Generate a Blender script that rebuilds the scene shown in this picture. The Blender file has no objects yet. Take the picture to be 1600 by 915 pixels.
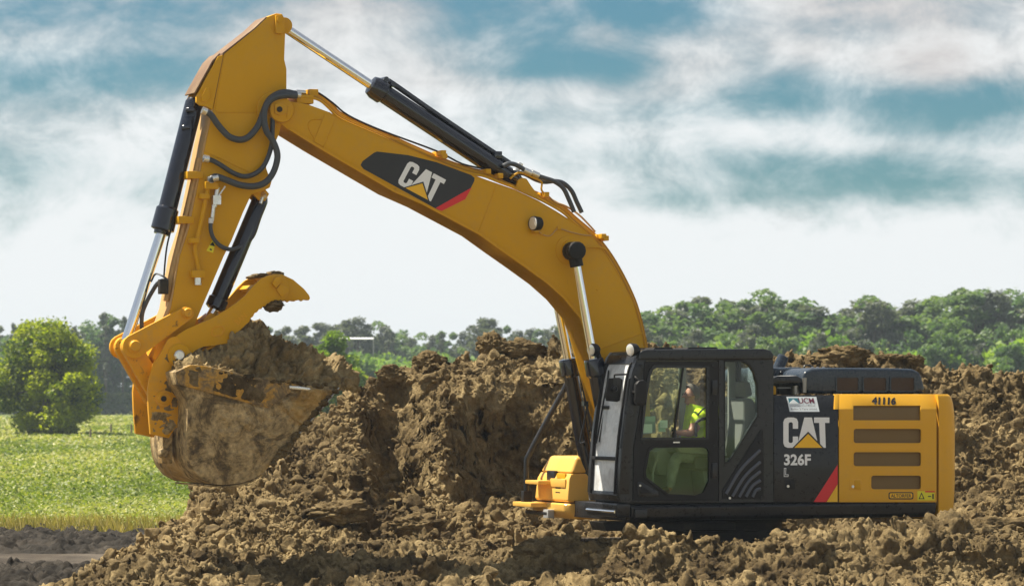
import bpy, bmesh, math, random
import numpy as np
from mathutils import Vector, Matrix
from mathutils.geometry import tessellate_polygon

R = math.radians
scene = bpy.context.scene
col = scene.collection

# ------------------------------------------------------------------ camera
CAM_H = 2.6                  # metres above the ground
FOC = 5400.0                 # focal length measured in photograph pixels (1600 wide)
HZ = 612.0                   # row of the horizon in the photograph
cam_data = bpy.data.cameras.new("camera")
cam = bpy.data.objects.new("camera", cam_data)
col.objects.link(cam)
cam.location = (0, 0, CAM_H)
cam.rotation_euler = (R(90), 0, 0)
cam_data.sensor_width = 36.0
cam_data.lens = FOC / 1600.0 * 36.0
cam_data.shift_y = (HZ - 457.5) / 1600.0
cam_data.clip_start = 0.5
cam_data.clip_end = 6000
cam_data.dof.use_dof = True
cam_data.dof.focus_distance = 44.0
cam_data.dof.aperture_fstop = 4.5
scene.camera = cam

# ------------------------------------------------------------------ light
SUN_EL, SUN_AZ = R(60), R(-72)       # azimuth from +Y (view direction) towards +X
sun_dir = Vector((math.cos(SUN_EL) * math.sin(SUN_AZ), math.cos(SUN_EL) * math.cos(SUN_AZ), math.sin(SUN_EL)))
sl = bpy.data.lights.new("sun", 'SUN')
sl.energy = 5.0
sl.angle = R(0.5)
sl.color = (1.0, 0.91, 0.76)
sun = bpy.data.objects.new("sun", sl)
col.objects.link(sun)
sun.rotation_euler = sun_dir.to_track_quat('Z', 'Y').to_euler()

scene.view_settings.view_transform = 'Standard'
scene.view_settings.look = 'None'
scene.view_settings.gamma = 1.0
scene.view_settings.exposure = 1.0
scene.cycles.use_denoising = True
scene.cycles.max_bounces = 8
scene.cycles.transparent_max_bounces = 16
scene.cycles.volume_bounces = 0

world = bpy.data.worlds.new("World")
scene.world = world
world.use_nodes = True


def build_world():
    nt = world.node_tree
    N, L = nt.nodes, nt.links
    N.clear()

    def mth(op, a, b=None, c=None, clamp=False):
        n = N.new('ShaderNodeMath'); n.operation = op; n.use_clamp = clamp
        for i, v in enumerate((a, b, c)):
            if v is None: continue
            if isinstance(v, (int, float)): n.inputs[i].default_value = v
            else: L.new(v, n.inputs[i])
        return n.outputs[0]

    out = N.new('ShaderNodeOutputWorld')
    tc = N.new('ShaderNodeTexCoord')
    sep = N.new('ShaderNodeSeparateXYZ'); L.new(tc.outputs['Generated'], sep.inputs[0])
    dx, dy, dz = sep.outputs
    sky = N.new('ShaderNodeTexSky'); sky.sky_type = 'NISHITA'; sky.sun_disc = False
    sky.sun_elevation = SUN_EL; sky.sun_rotation = SUN_AZ
    sky.air_density = 1.0; sky.dust_density = 0.6; sky.ozone_density = 2.0
    tint = N.new('ShaderNodeMix'); tint.data_type = 'RGBA'; tint.blend_type = 'MULTIPLY'
    tint.inputs[0].default_value = 1.0
    L.new(sky.outputs[0], tint.inputs[6]); tint.inputs[7].default_value = (0.30, 0.56, 0.63, 1)
    bsky = N.new('ShaderNodeBackground'); bsky.inputs[1].default_value = 0.053
    L.new(tint.outputs[2], bsky.inputs[0])

    # cloud layer: long flat clouds with lumpy edges, broken by blue gaps
    def noise(scale, detail, rough, sc, loc, dist=0.0):
        mp = N.new('ShaderNodeMapping'); mp.inputs['Scale'].default_value = sc; mp.inputs['Location'].default_value = loc
        L.new(tc.outputs['Generated'], mp.inputs[0])
        n = N.new('ShaderNodeTexNoise'); n.inputs['Scale'].default_value = scale
        n.inputs['Detail'].default_value = detail; n.inputs['Roughness'].default_value = rough
        n.inputs['Distortion'].default_value = dist
        L.new(mp.outputs[0], n.inputs['Vector'])
        return n.outputs[0]

    nA = noise(10.0, 6, 0.5, (1, 1, 2.0), (0.31, 0.0, 0.07), 0.2)
    nB = noise(34.0, 12, 0.66, (1, 1, 1.45), (0.1, 0.4, 0.0), 0.35)
    nC = noise(20.0, 8, 0.58, (1, 1, 3.0), (0.5, 0.2, 0.3), 0.1)

    def spot(px, py, a, b, s):
        x0, z0 = (px - 800) / FOC, (HZ - py) / FOC
        u = mth('DIVIDE', mth('SUBTRACT', dx, x0), a / FOC)
        w = mth('DIVIDE', mth('SUBTRACT', dz, z0), b / FOC)
        d2 = mth('ADD', mth('MULTIPLY', u, u), mth('MULTIPLY', w, w))
        front = mth('GREATER_THAN', dy, 0.0)
        return mth('MULTIPLY', mth('MULTIPLY', mth('POWER', 2.718, mth('MULTIPLY', d2, -1.0)), s), front)

    gaps = None
    for g in [(60, 118, 300, 46, .40), (270, 40, 120, 60, .22), (20, 30, 160, 40, .22), (60, 265, 120, 40, .20),
              (790, 55, 150, 46, .30), (960, 22, 160, 28, .22), (880, 108, 170, 26, .30), (1060, 20, 90, 40, .2),
              (1200, 155, 200, 36, .28), (1530, 165, 190, 42, .34), (1330, 60, 100, 26, .12), (1540, 50, 70, 50, .14),
              (1100, 245, 300, 34, .20), (1420, 290, 300, 34, .24), (760, 330, 260, 26, .12), (220, 300, 160, 30, .14), (950, 390, 260, 22, .10), (1080, 310, 160, 22, .14), (520, 130, 80, 40, .10), (1000, 180, 200, 22, .12),
              (1450, 115, 100, 50, -.30), (940, 50, 50, 28, -.22), (1075, 120, 70, 46, -.2), (1380, 232, 110, 18, -.22), (1260, 80, 60, 26, -.18),
              (650, 110, 110, 90, -.10), (650, 330, 460, 120, -.20), (180, 390, 300, 120, -.14), (1250, 440, 700, 80, -.26)]:
        s = spot(*g)
        gaps = s if gaps is None else mth('ADD', gaps, s)
    hz = mth('MULTIPLY', mth('POWER', 2.718, mth('MULTIPLY', mth('POWER', mth('DIVIDE', mth('ABSOLUTE', dz), 0.035), 2.0), -1.0)), 0.36)
    gaps = mth('SUBTRACT', gaps, hz)
    up = mth('MULTIPLY', mth('MINIMUM', mth('MAXIMUM', dz, 0.0), 0.5), 0.25)
    dens = mth('MULTIPLY_ADD', mth('SUBTRACT', nB, 0.5), 0.80, mth('MULTIPLY_ADD', nA, 0.8, mth('MULTIPLY', nC, 0.3)))
    dens = mth('SUBTRACT', mth('SUBTRACT', dens, mth('MULTIPLY', gaps, 0.9)), up)
    rmp = N.new('ShaderNodeMapRange'); rmp.interpolation_type = 'SMOOTHSTEP'
    L.new(dens, rmp.inputs[0])
    rmp.inputs[1].default_value = 0.17; rmp.inputs[2].default_value = 0.70
    # cloud colour: white bodies, greyer and slightly warm where they are thick and high
    ramp = N.new('ShaderNodeValToRGB')
    cr = ramp.color_ramp
    cr.elements[0].position = 0.20; cr.elements[0].color = (0.30, 0.31, 0.33, 1)
    cr.elements[1].position = 0.56; cr.elements[1].color = (0.655, 0.675, 0.68, 1)
    e = cr.elements.new(0.40); e.color = (0.50, 0.485, 0.48, 1)
    hi = mth('MULTIPLY', mth('MAXIMUM', mth('SUBTRACT', mth('MINIMUM', dz, 0.12), 0.045), 0.0), 3.2)
    lum = mth('MULTIPLY_ADD', nB, 0.45, mth('MULTIPLY_ADD', nC, 0.35, 0.235))
    L.new(mth('SUBTRACT', lum, hi), ramp.inputs[0])
    bcl = N.new('ShaderNodeBackground'); bcl.inputs[1].default_value = 0.685
    L.new(ramp.outputs[0], bcl.inputs[0])
    mix = N.new('ShaderNodeMixShader')
    L.new(rmp.outputs[0], mix.inputs[0]); L.new(bsky.outputs[0], mix.inputs[1]); L.new(bcl.outputs[0], mix.inputs[2])
    L.new(mix.outputs[0], out.inputs[0])


build_world()

# ------------------------------------------------------------------ materials
MAT = {}


def mat_new(name):
    m = bpy.data.materials.new(name)
    m.use_nodes = True
    nt = m.node_tree
    b = nt.nodes['Principled BSDF']
    MAT[name] = m
    return m, nt, b


def noise_node(nt, scale, detail=4, rough=0.55, coord='Object', dist=0.0):
    tc = nt.nodes.new('ShaderNodeTexCoord')
    n = nt.nodes.new('ShaderNodeTexNoise')
    n.inputs['Scale'].default_value = scale
    n.inputs['Detail'].default_value = detail
    n.inputs['Roughness'].default_value = rough
    n.inputs['Distortion'].default_value = dist
    nt.links.new(tc.outputs[coord], n.inputs['Vector'])
    return n


def ramp_node(nt, src, stops):
    r = nt.nodes.new('ShaderNodeValToRGB')
    el = r.color_ramp.elements
    while len(el) < len(stops): el.new(0.5)
    for e, (p, c) in zip(el, stops):
        e.position = p
        e.color = tuple(c) + (1,) if len(c) == 3 else c
    nt.links.new(src, r.inputs[0])
    return r


def mix_col(nt, fac, a, b, mode='MIX'):
    m = nt.nodes.new('ShaderNodeMix'); m.data_type = 'RGBA'; m.blend_type = mode
    for i, v in ((0, fac), (6, a), (7, b)):
        if isinstance(v, (int, float)): m.inputs[i].default_value = v
        elif isinstance(v, tuple): m.inputs[i].default_value = v + (1,) if len(v) == 3 else v
        else: nt.links.new(v, m.inputs[i])
    return m.outputs[2]


def bump(nt, b, src, strength, dist):
    n = nt.nodes.new('ShaderNodeBump')
    n.inputs['Strength'].default_value = strength
    n.inputs['Distance'].default_value = dist
    nt.links.new(src, n.inputs['Height'])
    nt.links.new(n.outputs[0], b.inputs['Normal'])
    return n


def paint(name, base, rough=0.35, dust=0.15, dustcol=(0.36, 0.27, 0.15), metallic=0.0, coat=0.0, mudlow=None, scale=2.2):
    m, nt, b = mat_new(name)
    n = noise_node(nt, scale, 8, 0.65)
    n2 = noise_node(nt, 14, 5, 0.7)
    f = nt.nodes.new('ShaderNodeMath'); f.operation = 'MULTIPLY'
    nt.links.new(n.outputs[0], f.inputs[0]); nt.links.new(n2.outputs[0], f.inputs[1])
    rp = ramp_node(nt, f.outputs[0], [(0.22, (0, 0, 0)), (0.42, (dust, dust, dust))])
    fac = rp.outputs[0]
    c = mix_col(nt, fac, tuple(base), tuple(dustcol))
    if mudlow is not None:         # dried splashes of mud, an uneven deposit
        thr, amount, mcol = mudlow
        n3 = noise_node(nt, 3.0, 10, 0.72, dist=0.6)
        r3 = ramp_node(nt, n3.outputs[0], [(thr, (0, 0, 0)), (thr + 0.05, (amount,) * 3)])
        c = mix_col(nt, r3.outputs[0], c, tuple(mcol))
    nt.links.new(c, b.inputs['Base Color'])
    rr = ramp_node(nt, n2.outputs[0], [(0.3, (rough * 0.8,) * 3), (0.7, (min(1, rough * 1.35 + 0.05),) * 3)])
    nt.links.new(rr.outputs[0], b.inputs['Roughness'])
    b.inputs['Metallic'].default_value = metallic
    b.inputs['Coat Weight'].default_value = coat
    b.inputs['Specular IOR Level'].default_value = 0.25 if name.startswith(('yellow', 'black_pl', 'black_d', 'line')) else 0.35 if name.startswith('black') else 0.5
    return m


YEL = (0.655, 0.338, 0.002)
paint('yellow_paint', YEL, 0.45, 0.14, mudlow=(0.665, 0.35, (0.20, 0.12, 0.04)))
paint('rusty_plate', (0.17, 0.095, 0.05), 0.6, 0.5)
paint('louvre_grey', (0.085, 0.095, 0.115), 0.4, 0.1)
paint('yellow_box_paint', (0.80, 0.47, 0.10), 0.36, 0.12, coat=0.15)
paint('yellow_door_paint', (0.76, 0.40, 0.026), 0.42, 0.10)
paint('yellow_worn', (0.74, 0.36, 0.010), 0.5, 0.3, mudlow=(0.60, 0.85, (0.10, 0.065, 0.03)))
paint('line_paint', (0.50, 0.24, 0.012), 0.5, 0.15)
paint('stick_front_paint', (0.55, 0.33, 0.12), 0.55, 0.6, mudlow=(0.62, 0.6, (0.16, 0.11, 0.06)))
paint('black_paint', (0.017, 0.019, 0.023), 0.28, 0.10, (0.10, 0.085, 0.06), coat=0.1)
paint('black_dusty', (0.018, 0.018, 0.019), 0.5, 0.4, (0.10, 0.08, 0.05))
paint('black_plastic', (0.016, 0.016, 0.017), 0.5, 0.08, (0.1, 0.09, 0.07))
paint('hood_paint', (0.022, 0.034, 0.052), 0.24, 0.12, (0.10, 0.10, 0.09))
paint('cylinder_paint', (0.008, 0.011, 0.022), 0.16, 0.10, (0.08, 0.055, 0.025), coat=0.5)
paint('rubber', (0.050, 0.060, 0.075), 0.42, 0.2, (0.12, 0.10, 0.08))
paint('steel', (0.34, 0.33, 0.31), 0.35, 0.3, (0.2, 0.16, 0.1), metallic=0.8)
paint('track_steel', (0.09, 0.075, 0.055), 0.6, 0.8, (0.22, 0.16, 0.09), metallic=0.3)
paint('zinc', (0.75, 0.75, 0.72), 0.25, 0.1, (0.3, 0.25, 0.2), metallic=0.9)
paint('seat_fabric', (0.17, 0.17, 0.175), 0.85, 0.1)
paint('console_grey', (0.34, 0.35, 0.35), 0.6, 0.1)
paint('decal_black', (0.014, 0.015, 0.019), 0.38, 0.12, (0.08, 0.07, 0.06))
paint('decal_white', (0.86, 0.88, 0.90), 0.4, 0.02)
paint('decal_red', (0.72, 0.018, 0.022), 0.4, 0.02)
paint('decal_yellow', (0.92, 0.52, 0.01), 0.4, 0.02)
paint('label_yellow', (0.80, 0.72, 0.02), 0.45, 0.05)
paint('label_white', (0.74, 0.80, 0.82), 0.45, 0.02)
paint('label_teal', (0.05, 0.20, 0.26), 0.45, 0.02)
paint('label_maroon', (0.16, 0.02, 0.05), 0.45, 0.02)
paint('label_grey', (0.25, 0.25, 0.27), 0.45, 0.02)
paint('screen', (0.30, 0.42, 0.34), 0.2, 0.02)
paint('white_plastic', (0.75, 0.77, 0.78), 0.4, 0.05)
paint('slot_screen', (0.055, 0.035, 0.022), 0.7, 0.1)
paint('wood', (0.16, 0.13, 0.09), 0.8, 0.3)

m, nt, b = mat_new('chrome')
b.inputs['Metallic'].default_value = 1.0
b.inputs['Base Color'].default_value = (0.86, 0.88, 0.90, 1)
b.inputs['Roughness'].default_value = 0.10

m, nt, b = mat_new('lamp_lens')
b.inputs['Base Color'].default_value = (0.8, 0.8, 0.78, 1)
b.inputs['Roughness'].default_value = 0.08
b.inputs['Metallic'].default_value = 0.4

# perforated screens of the engine doors
m, nt, b = mat_new('vent_screen')
tc = nt.nodes.new('ShaderNodeTexCoord')
wv = nt.nodes.new('ShaderNodeTexWave'); wv.wave_type = 'BANDS'; wv.bands_direction = 'Z'
wv.inputs['Scale'].default_value = 22; wv.inputs['Distortion'].default_value = 0.3
nt.links.new(tc.outputs['Object'], wv.inputs['Vector'])
n = noise_node(nt, 5, 4)
c = mix_col(nt, wv.outputs[1], (0.12, 0.075, 0.02), (0.26, 0.16, 0.045))
c = mix_col(nt, n.outputs[0], c, (0.16, 0.10, 0.03))
nt.links.new(c, b.inputs['Base Color']); b.inputs['Roughness'].default_value = 0.6

# rusty dark mud on the bucket
m, nt, b = mat_new('bucket_mud')
n = noise_node(nt, 2.6, 12, 0.74, dist=1.1)
n2 = noise_node(nt, 17, 8, 0.7)
n3 = noise_node(nt, 1.1, 6, 0.6, dist=0.4)
r1 = ramp_node(nt, n.outputs[0], [(0.34, (0.05, 0.034, 0.017)), (0.44, (0.17, 0.12, 0.052)), (0.50, (0.36, 0.265, 0.125)), (0.62, (0.54, 0.42, 0.23))])
r2 = ramp_node(nt, n2.outputs[0], [(0.35, (0.5, 0.5, 0.5)), (0.65, (1.25, 1.2, 1.1))])
c = mix_col(nt, 1.0, r1.outputs[0], r2.outputs[0], 'MULTIPLY')
r3 = ramp_node(nt, n3.outputs[0], [(0.58, (0, 0, 0)), (0.66, (0.55, 0.55, 0.55))])
c = mix_col(nt, r3.outputs[0], c, (0.42, 0.24, 0.04))
nt.links.new(c, b.inputs['Base Color']); b.inputs['Roughness'].default_value = 0.75
ad = nt.nodes.new('ShaderNodeMath'); ad.operation = 'ADD'
nt.links.new(n.outputs[0], ad.inputs[0]); nt.links.new(n2.outputs[0], ad.inputs[1])
bump(nt, b, ad.outputs[0], 0.7, 0.02)

m, nt, b = mat_new('bucket_yellow_mud')
n = noise_node(nt, 3.2, 10, 0.72, dist=0.8)
n2 = noise_node(nt, 22, 6, 0.7)
r1 = ramp_node(nt, n.outputs[0], [(0.38, (0.11, 0.075, 0.035)), (0.47, (0.26, 0.18, 0.08)), (0.53, (0.50, 0.28, 0.045)), (0.64, (0.62, 0.32, 0.03))])
r2 = ramp_node(nt, n2.outputs[0], [(0.35, (0.6, 0.6, 0.6)), (0.65, (1.1, 1.1, 1.1))])
nt.links.new(mix_col(nt, 1.0, r1.outputs[0], r2.outputs[0], 'MULTIPLY'), b.inputs['Base Color'])
b.inputs['Roughness'].default_value = 0.7
bump(nt, b, n.outputs[0], 0.6, 0.015)


def soil(name, dark, mid, light, scale=1.0):
    m, nt, b = mat_new(name)
    n = noise_node(nt, 1.3 * scale, 10, 0.65, dist=0.5)
    n2 = noise_node(nt, 9 * scale, 8, 0.7)
    n3 = noise_node(nt, 38 * scale, 9, 0.75)
    a = nt.nodes.new('ShaderNodeMath'); a.operation = 'MULTIPLY_ADD'
    nt.links.new(n2.outputs[0], a.inputs[0]); a.inputs[1].default_value = 0.5; nt.links.new(n.outputs[0], a.inputs[2])
    r = ramp_node(nt, a.outputs[0], [(0.52, dark), (0.72, mid), (0.92, light)])
    nb = noise_node(nt, 0.42 * scale, 7, 0.6, dist=0.8)      # damp and dry zones
    rb = ramp_node(nt, nb.outputs[0], [(0.36, (0.48, 0.45, 0.42)), (0.52, (0.92, 0.92, 0.92)), (0.66, (1.18, 1.18, 1.18))])
    r2 = ramp_node(nt, n3.outputs[0], [(0.3, (0.65, 0.65, 0.65)), (0.7, (1.25, 1.25, 1.25))])
    nt.links.new(mix_col(nt, 1.0, mix_col(nt, 1.0, r.outputs[0], r2.outputs[0], 'MULTIPLY'), rb.outputs[0], 'MULTIPLY'), b.inputs['Base Color'])
    b.inputs['Roughness'].default_value = 0.92
    b.inputs['Specular IOR Level'].default_value = 0.25
    a2 = nt.nodes.new('ShaderNodeMath'); a2.operation = 'MULTIPLY_ADD'
    nt.links.new(n3.outputs[0], a2.inputs[0]); a2.inputs[1].default_value = 0.45; nt.links.new(n2.outputs[0], a2.inputs[2])
    bump(nt, b, a2.outputs[0], 1.0, 0.045)
    return m


soil('soil', (0.044, 0.029, 0.012), (0.192, 0.137, 0.060), (0.41, 0.312, 0.155))
soil('soil_damp', (0.060, 0.042, 0.020), (0.20, 0.145, 0.068), (0.38, 0.29, 0.155))
soil('soil_tan', (0.11, 0.075, 0.034), (0.31, 0.225, 0.105), (0.50, 0.39, 0.205), 1.6)  # heap soil brightened in colour to offset shade on the bucket load
soil('dark_soil', (0.014, 0.012, 0.010), (0.034, 0.029, 0.023), (0.08, 0.068, 0.054))
soil('road_soil', (0.055, 0.045, 0.035), (0.10, 0.082, 0.062), (0.16, 0.135, 0.105), 0.6)

# field ground
m, nt, b = mat_new('field_ground')
n = noise_node(nt, 0.10, 8, 0.6); n2 = noise_node(nt, 1.6, 8, 0.7)
r = ramp_node(nt, n.outputs[0], [(0.35, (0.11, 0.17, 0.03)), (0.5, (0.19, 0.25, 0.045)), (0.65, (0.30, 0.30, 0.09))])
r2 = ramp_node(nt, n2.outputs[0], [(0.3, (0.5, 0.5, 0.5)), (0.7, (1.3, 1.3, 1.3))])
nt.links.new(mix_col(nt, 1.0, r.outputs[0], r2.outputs[0], 'MULTIPLY'), b.inputs['Base Color'])
b.inputs['Roughness'].default_value = 0.95
bump(nt, b, n2.outputs[0], 1.0, 0.3)


def leaf_mat(name, c0, c1, c2, transl=0.35, rough=0.5):
    m = bpy.data.materials.new(name); m.use_nodes = True
    MAT[name] = m
    nt = m.node_tree; nt.nodes.clear()
    out = nt.nodes.new('ShaderNodeOutputMaterial')
    at = nt.nodes.new('ShaderNodeAttribute'); at.attribute_name = 'tint'
    oi = nt.nodes.new('ShaderNodeObjectInfo')
    ad = nt.nodes.new('ShaderNodeMath'); ad.operation = 'MULTIPLY_ADD'
    nt.links.new(oi.outputs['Random'], ad.inputs[0]); ad.inputs[1].default_value = 0.3
    sb = nt.nodes.new('ShaderNodeMath'); sb.operation = 'SUBTRACT'; sb.inputs[1].default_value = 0.15
    nt.links.new(at.outputs['Fac'], sb.inputs[0]); nt.links.new(sb.outputs[0], ad.inputs[2])
    r = ramp_node(nt, ad.outputs[0], [(0.15, c0), (0.5, c1), (0.85, c2)])
    d = nt.nodes.new('ShaderNodeBsdfPrincipled'); d.inputs['Roughness'].default_value = rough
    d.inputs['Specular IOR Level'].default_value = 0.3
    t = nt.nodes.new('ShaderNodeBsdfTranslucent')
    nt.links.new(r.outputs[0], d.inputs['Base Color'])
    tcol = mix_col(nt, 1.0, r.outputs[0], (1.25, 1.35, 0.55), 'MULTIPLY')
    nt.links.new(tcol, t.inputs['Color'])
    mx = nt.nodes.new('ShaderNodeMixShader'); mx.inputs[0].default_value = transl
    nt.links.new(d.outputs[0], mx.inputs[1]); nt.links.new(t.outputs[0], mx.inputs[2])
    nt.links.new(mx.outputs[0], out.inputs[0])
    return m


leaf_mat('leaf_bush', (0.014, 0.038, 0.004), (0.065, 0.115, 0.007), (0.38, 0.42, 0.010), 0.5)
leaf_mat('leaf_lime', (0.07, 0.13, 0.01), (0.20, 0.30, 0.02), (0.46, 0.50, 0.03), 0.5)
leaf_mat('leaf_wood', (0.045, 0.090, 0.050), (0.095, 0.165, 0.078), (0.17, 0.24, 0.095), 0.45)  # bluish cast put into the leaf green to suggest distance haze
leaf_mat('leaf_bright', (0.09, 0.17, 0.035), (0.16, 0.28, 0.045), (0.26, 0.36, 0.05), 0.45)
leaf_mat('leaf_grey', (0.062, 0.078, 0.068), (0.105, 0.125, 0.108), (0.15, 0.17, 0.14), 0.4)  # grey foliage, its blue shift painted in for distance haze
leaf_mat('crop_leaf', (0.08, 0.125, 0.018), (0.19, 0.24, 0.045), (0.42, 0.41, 0.15), 0.35)
leaf_mat('dry_grass', (0.22, 0.20, 0.05), (0.42, 0.33, 0.10), (0.55, 0.44, 0.17), 0.3)
leaf_mat('corn_leaf', (0.035, 0.075, 0.020), (0.06, 0.11, 0.03), (0.16, 0.20, 0.06), 0.3)
m, nt, b = mat_new('bark')
n = noise_node(nt, 6, 6)
nt.links.new(ramp_node(nt, n.outputs[0], [(0.3, (0.05, 0.042, 0.035)), (0.7, (0.14, 0.12, 0.10))]).outputs[0], b.inputs['Base Color'])
b.inputs['Roughness'].default_value = 0.9


def glass(name, tintc, refl_boost=0.0, dust=0.0, dustcol=(0.6, 0.62, 0.62)):
    m = bpy.data.materials.new(name); m.use_nodes = True
    MAT[name] = m
    nt = m.node_tree; nt.nodes.clear()
    out = nt.nodes.new('ShaderNodeOutputMaterial')
    tr = nt.nodes.new('ShaderNodeBsdfTransparent'); tr.inputs[0].default_value = tintc + (1,)
    gl = nt.nodes.new('ShaderNodeBsdfGlossy'); gl.inputs['Roughness'].default_value = 0.02
    fr = nt.nodes.new('ShaderNodeFresnel'); fr.inputs[0].default_value = 1.52
    ad = nt.nodes.new('ShaderNodeMath'); ad.operation = 'MULTIPLY_ADD'; ad.use_clamp = True
    nt.links.new(fr.outputs[0], ad.inputs[0]); ad.inputs[1].default_value = 0.4; ad.inputs[2].default_value = refl_boost
    mx = nt.nodes.new('ShaderNodeMixShader')
    nt.links.new(ad.outputs[0], mx.inputs[0]); nt.links.new(tr.outputs[0], mx.inputs[1]); nt.links.new(gl.outputs[0], mx.inputs[2])
    last = mx.outputs[0]
    if dust > 0:  # film of dust; on windshield and deep green panes also painted reflection
        df = nt.nodes.new('ShaderNodeBsdfDiffuse'); df.inputs[0].default_value = dustcol + (1,)
        n = noise_node(nt, 3.5, 7, 0.6, dist=0.5)
        r = ramp_node(nt, n.outputs[0], [(0.35, (dust * 0.6,) * 3), (0.7, (min(1, dust * 1.3),) * 3)])
        m2 = nt.nodes.new('ShaderNodeMixShader')
        nt.links.new(r.outputs[0], m2.inputs[0]); nt.links.new(last, m2.inputs[1]); nt.links.new(df.outputs[0], m2.inputs[2])
        last = m2.outputs[0]
    nt.links.new(last, out.inputs[0])
    return m


glass('glass_green', (0.93, 0.985, 0.94), 0.0, 0.012, (0.35, 0.5, 0.3))
glass('glass_deep_green', (0.88, 0.97, 0.85), 0.01, 0.012, (0.40, 0.55, 0.25))  # extra green in tint and film stands for green reflections
glass('glass_clear', (0.97, 0.99, 0.97), 0.0, 0.01)
glass('glass_windshield', (0.94, 0.97, 0.97), 0.30, 0.78, (0.84, 0.87, 0.88))  # boosted sheen and white veil painted in for bright sky, plus some dust


def cloth(name, c, rough=0.8):
    m, nt, b = mat_new(name)
    n = noise_node(nt, 9, 6, 0.6)
    r = ramp_node(nt, n.outputs[0], [(0.3, tuple(x * 0.75 for x in c)), (0.7, tuple(min(1, x * 1.15) for x in c))])
    nt.links.new(r.outputs[0], b.inputs['Base Color']); b.inputs['Roughness'].default_value = rough
    bump(nt, b, n.outputs[0], 0.4, 0.02)


cloth('hivis_shirt', (0.66, 0.98, 0.014))
cloth('skin', (0.42, 0.20, 0.13), 0.5)
cloth('trousers', (0.30, 0.31, 0.30))
cloth('grey_hair', (0.12, 0.10, 0.085))
cloth('boots', (0.05, 0.035, 0.025))


# ------------------------------------------------------------------ object helpers
def tag(o, label=None, cat=None, group=None, kind=None):
    if label: o['label'] = label
    if cat: o['category'] = cat
    if group: o['group'] = group
    if kind: o['kind'] = kind
    return o


def link(o, parent=None):
    col.objects.link(o)
    if parent is not None: o.parent = parent
    return o


def empty(name, loc=(0, 0, 0), rz=0.0):
    o = bpy.data.objects.new(name, None)
    o.location = loc; o.rotation_euler = (0, 0, rz)
    return link(o)


def mesh_np(name, V, F, mat, parent=None, smooth=False, tint=None):
    """mesh from numpy arrays; F is (n,3) or (n,4)"""
    V = np.asarray(V, np.float32); F = np.asarray(F, np.int32)
    k = F.shape[1]
    me = bpy.data.meshes.new(name)
    me.vertices.add(len(V)); me.vertices.foreach_set('co', V.ravel())
    me.loops.add(F.size); me.loops.foreach_set('vertex_index', F.ravel())
    me.polygons.add(len(F))
    me.polygons.foreach_set('loop_start', np.arange(0, F.size, k, dtype=np.int32))
    me.polygons.foreach_set('use_smooth', np.full(len(F), smooth, dtype=bool))
    me.update(calc_edges=True)
    if tint is not None:
        a = me.attributes.new('tint', 'FLOAT', 'POINT'); a.data.foreach_set('value', np.asarray(tint, np.float32))
    me.materials.append(MAT[mat])
    return link(bpy.data.objects.new(name, me), parent)


# machine frame: x forward, y to its left (towards the camera), z up
YAW = R(22)
PHI = R(180) + YAW
MX, MY = (1135 - 800) / FOC * 45.0, 45.0
FV = Vector((math.cos(PHI), math.sin(PHI)))
LV = Vector((-math.sin(PHI), math.cos(PHI)))


def P(px, py, v):
    """point of the machine (its own u,v,w frame) that lies v metres left of its centre plane"""
    dxr = (px - 800) / FOC
    # (t*dxr - MX)*LV.x + (t - MY)*LV.y = v
    t = (v + MX * LV.x + MY * LV.y) / (dxr * LV.x + LV.y)
    X, Y = t * dxr, t
    u = (X - MX) * FV.x + (Y - MY) * FV.y
    return Vector((u, v, CAM_H + t * (HZ - py) / FOC))


def catmull(pts, n=6):
    pts = [Vector(p) for p in pts]
    if len(pts) < 3: return pts
    q = [pts[0] * 2 - pts[1]] + pts + [pts[-1] * 2 - pts[-2]]
    out = []
    for i in range(1, len(q) - 2):
        p0, p1, p2, p3 = q[i - 1], q[i], q[i + 1], q[i + 2]
        for k in range(n):
            t = k / n
            out.append(0.5 * ((2 * p1) + (p2 - p0) * t + (2 * p0 - 5 * p1 + 4 * p2 - p3) * t * t + (3 * p1 - p0 - 3 * p2 + p3) * t ** 3))
    out.append(pts[-1])
    return out


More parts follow.
